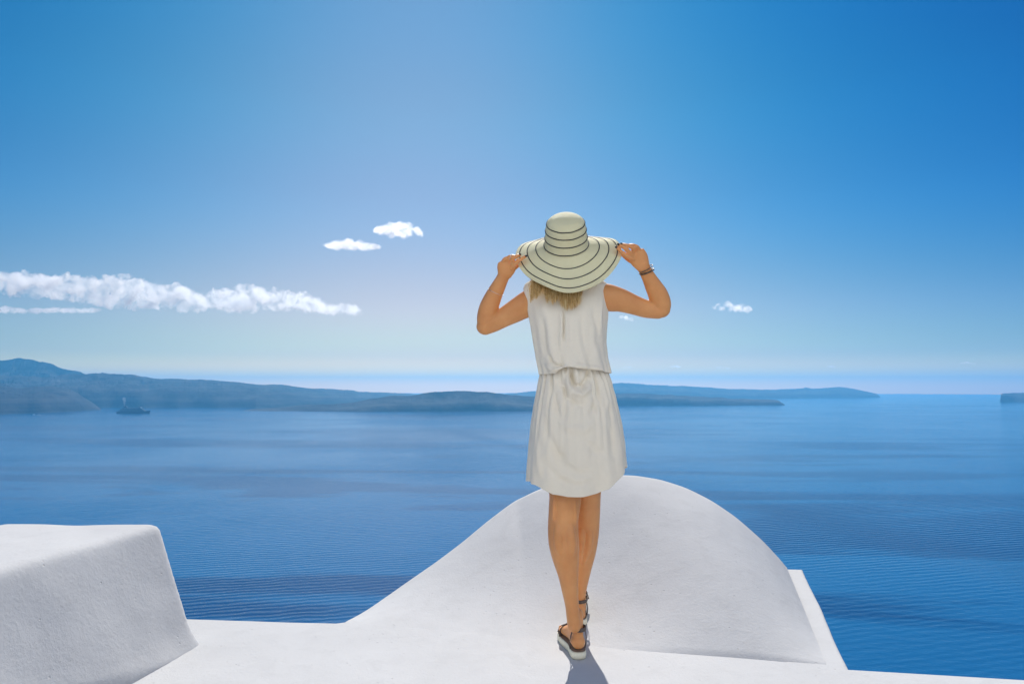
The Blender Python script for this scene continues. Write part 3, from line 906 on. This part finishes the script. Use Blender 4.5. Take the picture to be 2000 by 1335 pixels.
# image-right arm
ur = [(P(1160, 572, 2.86), 0.050), (P(1188, 581, 2.868), 0.0575), (P(1212, 586, 2.88), 0.0505), (P(1238, 595, 2.895), 0.0425), (P(1262, 603, 2.91), 0.0385), (P(1286, 606, 2.92), 0.0365)]
limb(bm, [q[0] for q in ur], [(q[1], q[1] * 0.86) for q in ur], n=24, side=(0, 0, 1), dense=36)
fr = [(P(1292, 604, 2.92), 0.0385), (P(1291, 592, 2.91), 0.043), (P(1285, 575, 2.895), 0.042), (P(1276, 558, 2.875), 0.036), (P(1268, 543, 2.855), 0.030), (P(1260, 528, 2.835), 0.0265), (P(1255, 517, 2.825), 0.028)]
limb(bm, [q[0] for q in fr], [(q[1], q[1] * 0.8) for q in fr], n=24, side=(1, 0, 0), dense=36)
blob(bm, P(948, 637, 2.922), (0.039, 0.034, 0.037), sub=3)
blob(bm, P(1291, 603, 2.922), (0.0405, 0.035, 0.039), sub=3)
# hands: palm, four fingers, thumb
def finger(pts, r0):
    n_ = len(pts)
    limb(bm, pts, [r0 * 0.93 * (1.08 - 0.32 * k / (n_ - 1)) for k in range(n_)], n=12, side=(0, 1, 0), dense=14)
limb(bm, [P(986, 536, 2.825), P(989, 525, 2.815), P(990, 515, 2.805)], [(0.031, 0.018), (0.040, 0.016), (0.039, 0.013)], n=22, side=(0.93, 0, 0.35), dense=14)
dH = 2.80
finger([P(1000, 522, dH), P(1009, 512, dH - 0.018), P(1018, 506, dH - 0.025), P(1026, 500.5, dH - 0.018)], 0.0092)
finger([P(997, 514, dH), P(1003, 504, dH - 0.024), P(1010, 500, dH - 0.028), P(1015, 498, dH - 0.018)], 0.0092)
finger([P(989, 511, dH), P(994, 502, dH - 0.022), P(1001, 500, dH - 0.024), P(1008, 501, dH - 0.010)], 0.0088)
finger([P(981, 513, dH + 0.004), P(985, 506, dH - 0.016), P(992, 503, dH - 0.018), P(999, 505, dH - 0.002)], 0.0080)
finger([P(992, 531, dH + 0.025), P(1003, 525, dH + 0.035), P(1013, 517, dH + 0.036), P(1022, 509, dH + 0.026)], 0.0105)
limb(bm, [P(1256, 520, 2.825), P(1249, 507, 2.815), P(1243, 496, 2.805)], [(0.030, 0.018), (0.040, 0.016), (0.039, 0.013)], n=22, side=(0.80, 0, 0.58), dense=14)
finger([P(1236, 506, dH), P(1225, 500, dH - 0.018), P(1214, 492, dH - 0.024), P(1205, 483.5, dH - 0.016)], 0.0092)
finger([P(1237, 499, dH), P(1227, 490, dH - 0.024), P(1218, 483, dH - 0.028), P(1209, 478, dH - 0.018)], 0.0092)
finger([P(1242, 492, dH), P(1234, 483, dH - 0.022), P(1225, 479, dH - 0.024), P(1215, 477, dH - 0.010)], 0.0088)
finger([P(1250, 490, dH + 0.004), P(1245, 482, dH - 0.016), P(1237, 478.5, dH - 0.018), P(1229, 478, dH - 0.002)], 0.0080)
finger([P(1244, 514, dH + 0.025), P(1232, 510, dH + 0.035), P(1221, 502, dH + 0.036), P(1211, 492, dH + 0.026)], 0.0105)
bme = remeshed(from_bm(bm), 0.0026, 3, 0.5)
body = link('body', bme, M['skin'], person)

# finger nails
for (x, y, d, ax) in [(1027.5, 499.5, dH - 0.024, 1), (1015.5, 496.5, dH - 0.026, 1), (1008.5, 499.5, dH - 0.018, 1), (1203.5, 482.5, dH - 0.022, -1), (1207.5, 476.8, dH - 0.026, -1), (1213.5, 475.8, dH - 0.018, -1)]:
    bm = bmesh.new(); blob(bm, P(x, y, d), (0.0058, 0.0035, 0.0048), sub=2)
    link('fingernail', from_bm(bm), M['nail'], person)
bm = bmesh.new(); c_ = P(1000.5, 507.5, dH - 0.018)
tube(bm, [P(997.5, 501.5, dH - 0.024) + Vector((0.0098 * math.cos(t_ * math.pi / 12) * 0.45, 0.0098 * math.sin(t_ * math.pi / 12), 0.0098 * math.cos(t_ * math.pi / 12))) for t_ in range(24)], 0.0013, n=6, close=True)
link('finger_ring', from_bm(bm), M['silver'], person)
# bracelets on the right wrist
def bracelet(px, py, d, ax, r, th, mat):
    c = P(px, py, d); ax = Vector(ax).normalized()
    a_ = Vector((1, 0, 0)) - ax * ax.x; a_.normalize(); b_ = ax.cross(a_)
    bm = bmesh.new()
    tube(bm, [c + a_ * r * math.cos(2 * math.pi * k / 40) + b_ * r * 0.86 * math.sin(2 * math.pi * k / 40) for k in range(40)], th, n=8, close=True)
    return link('bracelet', from_bm(bm), mat, person)
bracelet(1261.5, 524.5, 2.832, (-0.50, -0.30, 0.82), 0.0315, 0.0019, M['black'])
bracelet(1262.5, 529.5, 2.838, (-0.36, -0.32, 0.85), 0.0315, 0.0021, M['black'])
bracelet(1264.0, 531.5, 2.842, (-0.40, -0.25, 0.85), 0.0315, 0.0013, M['black'])
bracelet(968.0, 570.0, 2.866, (0.40, -0.25, 0.85), 0.0345, 0.0008, M['silver'])

# face details
for s_ in (-1, 1):
    bm = bmesh.new(); blob(bm, HCN + HN * 0.004 + HF * 0.078 + HS * 0.030 * s_, (0.011, 0.010, 0.0075), rotH, 3)
    e_ = link('eye', from_bm(bm), M['eye'], person)
    bm = bmesh.new(); blob(bm, HCN + HN * 0.004 + HF * 0.0865 + HS * 0.030 * s_, (0.0045, 0.002, 0.0045), rotH, 2)
    link('iris', from_bm(bm), M['brown'], e_)
bm = bmesh.new()
limb(bm, [HCN - HN * 0.056 + HF * 0.083 - HS * 0.022, HCN - HN * 0.054 + HF * 0.091, HCN - HN * 0.056 + HF * 0.083 + HS * 0.022], [(0.003, 0.003), (0.007, 0.006), (0.003, 0.003)], n=10, side=HN, dense=14)
link('lips', from_bm(bm), M['lips'], person)

# ------------------------------------------------------------------ dress
def seg_dist(px, py, a_, b_):
    ax, ay = a_; bx, by = b_
    l2 = (bx - ax) ** 2 + (by - ay) ** 2
    t = max(0, min(1, ((px - ax) * (bx - ax) + (py - ay) * (by - ay)) / l2))
    return math.hypot(px - ax - t * (bx - ax), py - ay - t * (by - ay)), t
def fold_h(px, py, folds):
    h = 0.0
    for pts, wd, amp in folds:
        best, bt = 1e9, 0
        for k in range(len(pts) - 1):
            d_, t = seg_dist(px, py, pts[k], pts[k + 1])
            if d_ < best: best, bt = d_, (k + t) / (len(pts) - 1)
        if best < wd * 3: h += amp * math.exp(-(best / wd) ** 2) * min(1, 4 * bt + 0.25, 4 * (1 - bt) + 0.0)
    return h
def dress_mesh(rows, hem, toprow, folds, nr, na, gather, dc, back_bias=0.0):
    """rows: (py, left px, right px, half depth); rings share image rows so the hem follows hem(sin)"""
    ys = [r[0] for r in rows]
    V = []
    for i in range(nr):
        for j in range(na):
            th = 2 * math.pi * j / na
            sx_, cy_ = math.sin(th), math.cos(th)            # cy_ > 0 : the side towards the camera
            sxx = math.copysign(abs(sx_) ** 0.86, sx_); cyy = math.copysign(abs(cy_) ** 0.9, cy_)
            hy = hem(sxx, cy_)
            py = toprow + (hy - toprow) * (i / (nr - 1))
            l = interp(py, ys, [r[1] for r in rows]); rg = interp(py, ys, [r[2] for r in rows]); dd = interp(py, ys, [r[3] for r in rows])
            px = (l + rg) / 2 + (rg - l) / 2 * sxx
            d = dc(py) - dd * cyy
            nrm = Vector((sxx * dd, -cyy * (rg - l) / 2 * dc(py) / F, 0)).normalized()
            g = gather(th, py, px)
            h = 2.1 * fold_h(px, py, folds) if cy_ > -0.2 else 0
            p_ = P(px, py, d)
            V.append(p_ + nrm * (g + h * max(0, min(1, cy_ * 2 + 0.2))))
    return mesh(V, grid_faces(nr, na, True))
def fn_skirt(th, py, px):
    q = min(1, max(0, (py - 715) / 235))
    a0 = 0.0045 * (1 - q) ** 1.5 * (math.sin(27 * th + 2 * math.sin(3 * th)) + 0.6 * math.sin(41 * th + 1))
    a1 = 0.0055 * q * (math.sin(7 * th + 0.6 + 0.8 * q) + 0.7 * math.sin(11 * th + 2.0 - q))
    a2 = 0.005 * noise.noise(Vector((px * 0.022, py * 0.010, th * 0.5))) + 0.0035 * noise.noise(Vector((px * 0.06, py * 0.03 + px * 0.03, 7)))
    return a0 + a1 + a2
skirt_rows = [(700, 1066, 1176, 0.094), (715, 1062, 1180, 0.098), (728, 1058, 1187, 0.103), (745, 1054, 1194, 0.110), (780, 1047.5, 1204.5, 0.122), (820, 1041, 1212.5, 0.134), (860, 1036, 1218, 0.140), (900, 1032.5, 1222, 0.142), (930, 1031, 1225, 0.142), (945, 1030.5, 1226, 0.142), (980, 1029, 1227, 0.142)]
hx = [-1.0, -0.93, -0.85, -0.7, -0.5, -0.2, 0.1, 0.4, 0.62, 0.8, 0.92, 1.0]
hyv = [939, 944, 946, 954, 965, 970, 969.5, 964, 954, 938, 925, 911]
hyf = [939, 940, 940, 942, 945, 948, 948, 946, 938, 926, 917, 911]
def hem_skirt(sx_, cy_):
    return interp(sx_, hx, hyv) if cy_ >= 0 else interp(sx_, hx, hyf)
skirt_folds = [
    ([(1112, 722), (1116, 738), (1122, 750), (1131, 757)], 4.5, -0.010), ([(1131, 757), (1140, 748), (1146, 734), (1149, 722)], 4.5, -0.008),
    ([(1104, 725), (1108, 748), (1120, 766), (1136, 770), (1150, 758), (1158, 740)], 6, 0.008),
    ([(1095, 728), (1098, 752), (1108, 775), (1128, 790), (1150, 786)], 5, -0.005),
    ([(1078, 735), (1080, 765), (1088, 800), (1100, 830)], 5, -0.004), ([(1165, 730), (1168, 760), (1164, 790), (1150, 815)], 6, -0.005),
    ([(1176, 732), (1184, 765), (1190, 800)], 5, 0.005),
    ([(1062, 800), (1070, 850), (1088, 885), (1112, 902)], 8, -0.005), ([(1075, 870), (1098, 905), (1130, 925), (1160, 918)], 8, -0.0045),
    ([(1068, 905), (1090, 935), (1125, 948), (1165, 938)], 7, -0.004), ([(1190, 830), (1198, 865), (1196, 900)], 7, -0.004),
    ([(1090, 815), (1110, 835), (1140, 838), (1170, 820)], 9, 0.004), ([(1050, 860), (1052, 900), (1056, 935)], 5, 0.004), ([(1140, 860), (1160, 880), (1185, 885)], 7, -0.003)]
def dc_dress(py): return interp(py, [540, 600, 700, 780, 860, 970], [2.865, 2.86, 2.855, 2.852, 2.848, 2.845])
sk = link('dress', dress_mesh(skirt_rows, hem_skirt, 700, skirt_folds, 150, 260, fn_skirt, dc_dress), M['dress'], person)
md = sk.modifiers.new('thickness', 'SOLIDIFY'); md.thickness = 0.0022; md.offset = 0
def fn_top(th, py, px):
    q = min(1, max(0, (py - 560) / 170))
    a1 = 0.0035 * (0.3 + q) * (math.sin(9 * th + 0.5) + 0.7 * math.sin(15 * th + 2.2 + q))
    a2 = 0.005 * noise.noise(Vector((px * 0.035, py * 0.008, 3)))
    a3 = 0.0045 * max(0, q - 0.75) / 0.25 * math.sin(23 * th + 1.5 * math.sin(4 * th))
    return (a1 + a2) * min(1, max(0.1, (py - 548) / 30)) + a3
top_rows = [(528, 1083, 1130, 0.052), (538, 1062, 1150, 0.058), (544, 1045, 1165, 0.063), (549, 1034, 1180, 0.068), (555, 1025.5, 1186, 0.075), (563, 1022.5, 1187, 0.084), (580, 1025, 1187.5, 0.096), (600, 1029, 1187.5, 0.102), (620, 1032.5, 1187.5, 0.105), (640, 1037, 1184.5, 0.107), (670, 1042.5, 1181.5, 0.108), (700, 1049, 1184, 0.112), (715, 1053, 1187, 0.118), (727, 1056, 1189, 0.122), (740, 1057, 1190, 0.122)]
bx_ = [-1.0, -0.8, -0.55, -0.45, -0.3, -0.1, 0.1, 0.4, 0.7, 1.0]
by_ = [731, 730, 728.5, 723, 717.5, 716, 718.5, 721, 723, 728]
def hem_top(sx_, cy_):
    return interp(sx_, bx_, by_) if cy_ >= 0 else 729 + 0 * sx_
top_folds = [([(1101, 606), (1101, 640), (1100, 668)], 1.8, -0.007), ([(1097, 606), (1096, 640), (1094, 690)], 3.0, 0.003), ([(1105.5, 606), (1107, 640), (1108, 690)], 3.0, 0.003),
             ([(1072, 690), (1078, 706), (1088, 714), (1104, 716)], 3.5, -0.007), ([(1066, 712), (1082, 722), (1098, 718), (1114, 713)], 3.5, 0.006),
             ([(1060, 620), (1064, 660), (1070, 700)], 5, -0.004), ([(1160, 600), (1166, 640), (1164, 690)], 6, -0.005), ([(1176, 575), (1172, 620), (1174, 660)], 4, 0.004),
             ([(1135, 615), (1138, 650), (1144, 700)], 6, -0.0035), ([(1122, 712), (1150, 716), (1180, 722)], 4, 0.005)]
tp = link('bodice', dress_mesh(top_rows, hem_top, 528, top_folds, 130, 260, fn_top, dc_dress), M['dress'], sk)
md = tp.modifiers.new('thickness', 'SOLIDIFY'); md.thickness = 0.0022; md.offset = 0

# ------------------------------------------------------------------ sun hat
a = NB('woven_paper_straw')
p = a.tc.outputs['Object']
# braid rows run round the crown: distance from the hat axis
HATN = Vector((-0.075, -0.655, 0.752)).normalized()
HATA = (Vector((1, 0, 0)) - HATN * HATN.x).normalized()
HATB = HATA.cross(HATN).normalized()               # towards the camera and down
if HATB.y > 0: HATB = -HATB
HATC = P(1106, 478, 2.82)
sepx = a.n('ShaderNodeSeparateXYZ'); a.l(p, sepx.inputs[0])
rr2 = a.math('SQRT', a.math('ADD', a.math('MULTIPLY', sepx.outputs[0], sepx.outputs[0]), a.math('MULTIPLY', sepx.outputs[1], sepx.outputs[1])))
rows_ = a.math('SINE', a.math('MULTIPLY', a.math('SUBTRACT', rr2, a.math('MULTIPLY', sepx.outputs[2], 0.8)), 1100.0))
ang = a.math('ARCTAN2', sepx.outputs[1], sepx.outputs[0])
weave = a.math('SINE', a.math('MULTIPLY', ang, 260.0))
hgt = a.math('ADD', a.math('MULTIPLY', rows_, 0.5), a.math('MULTIPLY', a.math('MULTIPLY', weave, rows_), 0.35))
nz = a.noise(p, 60, 5)
colh = a.mix(nz, (0.97, 0.91, 0.60), (0.91, 0.84, 0.50))
colh = a.mix(a.math('MULTIPLY', a.math('ADD', rows_, 1.0), 0.10), colh, (0.55, 0.50, 0.34))
a.set(colh, 0.7, 0.3)
nrm = a.bump(hgt, 0.5, 0.0012)
tr = a.n('ShaderNodeBsdfTranslucent'); a.l(colh, tr.inputs['Color']); a.l(nrm, tr.inputs['Normal'])
mx = a.n('ShaderNodeMixShader'); mx.inputs[0].default_value = 0.2
a.l(a.b.outputs[0], mx.inputs[1]); a.l(tr.outputs[0], mx.inputs[2]); a.l(mx.outputs[0], a.o.inputs[0])
M['straw'] = a.m
K = 2.82 / F                                       # metres per photograph pixel at the hat
def hat_pt(r, th, lift=0.0):
    """r: distance along the profile in pixels (0 top centre .. 72 crown base .. 136 rim); th: 0 towards camera"""
    ca, sa = math.sin(th), math.cos(th)            # ca along A, sa along B
    if r <= 76:
        prof = [(0, 0, 60), (14, 14, 59.5), (27, 27, 57), (34, 34.5, 51), (38, 38, 43), (48, 39, 33), (60, 40.8, 18), (70, 42, 7), (76, 43.5, 0)]
        rad = interp(r, [q[0] for q in prof], [q[1] for q in prof]); hh = interp(r, [q[0] for q in prof], [q[2] for q in prof])
        off = Vector((-1.5 * hh / 62, 0))
        n_out = HATN * (1 if r < 30 else 0.15) + (HATA * ca + HATB * sa) * (0.3 if r < 30 else 1)
        return HATC + (HATA * ca * rad + HATB * sa * rad * 1.04) * K + HATN * hh * K + n_out.normalized() * lift
    e = r - 76
    rad = 43.5 + e * (0.985 if r < 136 else 1)
    near_far = sa * sa
    k_dr = 0.57 * near_far + 0.27 * (1 - near_far)
    if sa < 0: k_dr = 0.55 * near_far + 0.27 * (1 - near_far)
    dr = e * k_dr + 5.5 * (1 - math.exp(-e / 7.0)) * near_far
    dr += (e / 60) ** 1.5 * (1.2 * math.sin(5 * th + 1) + 0.9 * math.sin(8 * th + 2.5) + 1.5 * math.sin(3 * th + 0.4))
    side = 1.02 if ca > 0 else 0.955
    return HATC + (HATA * ca * rad * side + HATB * sa * rad) * K - HATN * dr * K + HATN * lift
NTH = 120
rlist = [0.5, 6, 12, 18, 23, 27, 30.5, 34, 36.5, 39, 43, 48, 54, 60, 66, 71, 74, 76] + [76 + k * 2.0 for k in range(1, 32)]
RMAX = rlist[-1]
V = [hat_pt(r, 2 * math.pi * k / NTH) for r in rlist for k in range(NTH)]
hrot = Matrix((HATA, HATB, HATN)).transposed()
if hrot.determinant() < 0: hrot = Matrix((HATA, -HATB, HATN)).transposed()
hme = mesh(V, grid_faces(len(rlist), NTH, True) + [tuple(range(NTH))[::-1]])
hat = bpy.data.objects.new('sun_hat', hme)
hme.materials.append(M['straw'])
hat.parent = person
hat.matrix_local = Matrix.Translation(HATC - world_loc(person)) @ hrot.to_4x4()
hme.transform((Matrix.Translation(HATC) @ hrot.to_4x4()).inverted())
hme.polygons.foreach_set('use_smooth', [True] * len(hme.polygons))
COL.objects.link(hat)
tag(hat, 'wide brimmed cream straw hat with thin black rings')
md = hat.modifiers.new('subdiv', 'SUBSURF'); md.levels = md.render_levels = 1
md = hat.modifiers.new('thickness', 'SOLIDIFY'); md.thickness = 0.0025; md.offset = 0
for r in (36, 48, 61, 75.0, 96.5, 115, 131.5):
    bm = bmesh.new()
    pts = [hat_pt(r + 0.12 * math.sin(3 * k / 9.0), 2 * math.pi * k / 144, 0.0018) for k in range(144)]
    tube(bm, pts, 0.0021, n=6, close=True)
    me = from_bm(bm); me.transform((Matrix.Translation(HATC) @ hrot.to_4x4()).inverted())
    s_ = bpy.data.objects.new('stripe', me); me.materials.append(M['stripe']); s_.parent = hat; COL.objects.link(s_)
    me.polygons.foreach_set('use_smooth', [True] * len(me.polygons))
bm = bmesh.new()
tube(bm, [hat_pt(RMAX, 2 * math.pi * k / 144, 0) for k in range(144)], 0.0026, n=6, close=True)
me = from_bm(bm); me.transform((Matrix.Translation(HATC) @ hrot.to_4x4()).inverted())
s_ = bpy.data.objects.new('brim_edge', me); me.materials.append(M['straw']); s_.parent = hat; COL.objects.link(s_)

# ------------------------------------------------------------------ hair
def back_depth(px, py):
    l = interp(py, [r[0] for r in top_rows], [r[1] for r in top_rows]); rg = interp(py, [r[0] for r in top_rows], [r[2] for r in top_rows]); dd = interp(py, [r[0] for r in top_rows], [r[3] for r in top_rows])
    q = max(-0.98, min(0.98, (px - (l + rg) / 2) / ((rg - l) / 2)))
    return dc_dress(py) - dd * math.sqrt(1 - q * q)
rnd = random.Random(5)
hat_bvh = BVHTree.FromPolygons([tuple(v) for v in V], [tuple(f.vertices) for f in hme.polygons])
def under_brim(px, py, d):
    r_ = ray(px, py); best = 0
    for yy in (-3, 0, 3):
        h = hat_bvh.ray_cast(Vector((0, 0, HC)), ray(px, py + yy).normalized())
        if h[0]: best = max(best, h[0].y)
    return max(d, best + 0.008) if best else d
bm = bmesh.new()
locks = [(1041, 1038, 590, 3), (1047, 1046, 584, 3), (1053, 1051, 578, 2.5), (1068, 1071, 592, 3), (1077, 1079, 595, 3.5), (1085, 1086, 590, 3), (1094, 1099, 600, 4), (1101, 1104, 607, 4), (1108, 1108, 605, 4), (1115, 1116, 605, 4), (1122, 1124, 602, 3.5), (1128, 1130, 596, 3), (1137, 1135, 572, 4), (1150, 1150, 564, 4), (1160, 1162, 558, 3),
         (1062, 1062, 574, 5), (1078, 1078, 580, 5), (1098, 1101, 590, 5), (1116, 1117, 592, 5), (1090, 1092, 586, 5), (1046, 1046, 572, 5), (1128, 1126, 580, 5)]
for (x0, x1, yt, spr) in locks:
    for k in range(85):
        a_ = rnd.gauss(0, 1)
        rx = x0 + a_ * spr * 1.5
        tip = x1 + a_ * spr * 0.75 + rnd.gauss(0, 1.4)
        ty = yt + 2 - 2.0 * a_ * a_ - min(22, rnd.expovariate(1 / 5.5))
        lay = rnd.uniform(0.006, 0.024)
        ph = rnd.uniform(0, 6.28)
        pts = []
        rootx = 1106 + (rx - 1106) * 0.75
        for m_ in range(9):
            q = m_ / 8
            py = 528 + (ty - 528) * q
            px = rootx + (rx - rootx) * min(1, q * 1.7) + (tip - rx) * max(0, (q - 0.35) / 0.65) + 1.6 * math.sin(ph * 0.3 + x0 + 4.5 * q) * q + 0.6 * math.sin(ph + 6 * q) * q
            d1 = back_depth(px, py) - lay if py > 540 else 0
            dh = HCN.y - 0.075 - 0.06 * q
            d = min(d1, dh) if d1 else dh
            if m_ > 0: d = pts_d + max(-0.022, min(0.022, d - pts_d))
            pts_d = d
            d = under_brim(px, py, d)
            pts.append(P(px, py, d))
        tube(bm, pts, [0.0007, 0.0008, 0.0008, 0.0008, 0.0008, 0.0007, 0.0006, 0.0004, 0.00015], n=3, cap=False)
# scalp cap of hair
blob(bm, HCN + HN * 0.015 - HF * 0.018, (0.077, 0.086, 0.086), rotH, 4)
hair = link('hair', from_bm(bm), M['hair'], person)

# ------------------------------------------------------------------ sandals
def sandal(h, z0, toe, side, thick, lift=0.0):
    up = Vector((0, 0, 1)) if abs(toe.z) < 1e-6 else side.cross(toe)
    if up.z < 0: up = -up
    def q(f, s, z): return h + toe * f + side * s + up * z + Vector((0, 0, z0))
    outline = [(-0.036, 0.0), (-0.033, 0.015), (-0.022, 0.026), (0.0, 0.031), (0.06, 0.030), (0.12, 0.036), (0.17, 0.041), (0.20, 0.039), (0.225, 0.026), (0.235, 0.008)]
    out2 = [(f, s) for f, s in outline] + [(f, -s - (0.006 if f > 0.1 else 0)) for f, s in outline[::-1][:-1]]
    c2 = crom([(f, s) for f, s in out2] + [out2[0]], 72)[:-1]
    def slab(name, z_lo, z_hi, sc, mat, parent):
        V = []
        lay = [(z_lo, 0.94 * sc), (z_lo + 0.003, 0.985 * sc), ((z_lo + z_hi) / 2, 1.0 * sc), (z_hi - 0.002, 1.0 * sc), (z_hi, 0.975 * sc)]
        for z, k in lay:
            for f, s in c2:
                rise = lift * max(0, 1 - max(0, f + 0.036) / 0.16)
                V.append(q(0.1 + (f - 0.1) * k, s * k, z + rise if z > z_lo + 0.001 or True else z))
        n_ = len(c2)
        fs = grid_faces(len(lay), n_, True) + [tuple(range(n_))[::-1], tuple(range((len(lay) - 1) * n_, len(lay) * n_))]
        return link(name, mesh(V, fs), mat, parent)
    root = slab('sandal', 0.0, thick - 0.003, 1.0, M['sole'], person)
    slab('insole', thick - 0.0028, thick + 0.001, 0.955, M['brown'], root)
    def strap(pts, wd, th, name='strap', mat=M['black']):
        bm = bmesh.new()
        c = crom([tuple(p_) for p_ in pts], 30)
        tube(bm, [Vector(x) for x in c], [(wd, th)] * 30, n=8, side=up)
        link(name, from_bm(bm), mat, root)
    L_ = thick + lift
    ring = [(-0.030, 0.0), (-0.018, 0.024), (0.012, 0.032), (0.040, 0.020), (0.046, 0.0), (0.040, -0.020), (0.012, -0.032), (-0.018, -0.024), (-0.030, 0.0)]
    strap([q(f, s, L_ + 0.080 - 0.25 * (f + 0.03) * 0.2) for f, s in ring], 0.008, 0.0018)
    for sg in (-1, 1):
        strap([q(-0.016, sg * 0.0255, L_ + 0.078), q(-0.004, sg * 0.0315, L_ + 0.045), q(0.008, sg * 0.0325, L_ + 0.018), q(0.012, sg * 0.029, L_ - 0.004)], 0.003, 0.0015)
    strap([q(0.14, -0.044, thick), q(0.142, -0.036, thick + 0.028), q(0.145, -0.005, thick + 0.046), q(0.142, 0.028, thick + 0.030), q(0.14, 0.040, thick)], 0.008, 0.0016)
    strap([q(0.19, -0.042, thick), q(0.192, -0.030, thick + 0.020), q(0.192, 0.0, thick + 0.028), q(0.190, 0.026, thick + 0.020), q(0.19, 0.038, thick)], 0.006, 0.0016)
    strap([q(0.046, 0, L_ + 0.076), q(0.08, 0, L_ + 0.064), q(0.12, 0, thick + 0.056), q(0.145, 0, thick + 0.047)], 0.004, 0.0016)
    bm = bmesh.new(); box(bm, q(-0.006, -0.036, L_ + 0.073), q(0.004, -0.0335, L_ + 0.086)); link('buckle', from_bm(bm), M['buckle'], root)
    return root
sandal(hN, 0.001, toeN, sideN, FZ, 0.0)
sandal(hF, zF - 0.008, toeF, sideF, 0.030, 0.0)
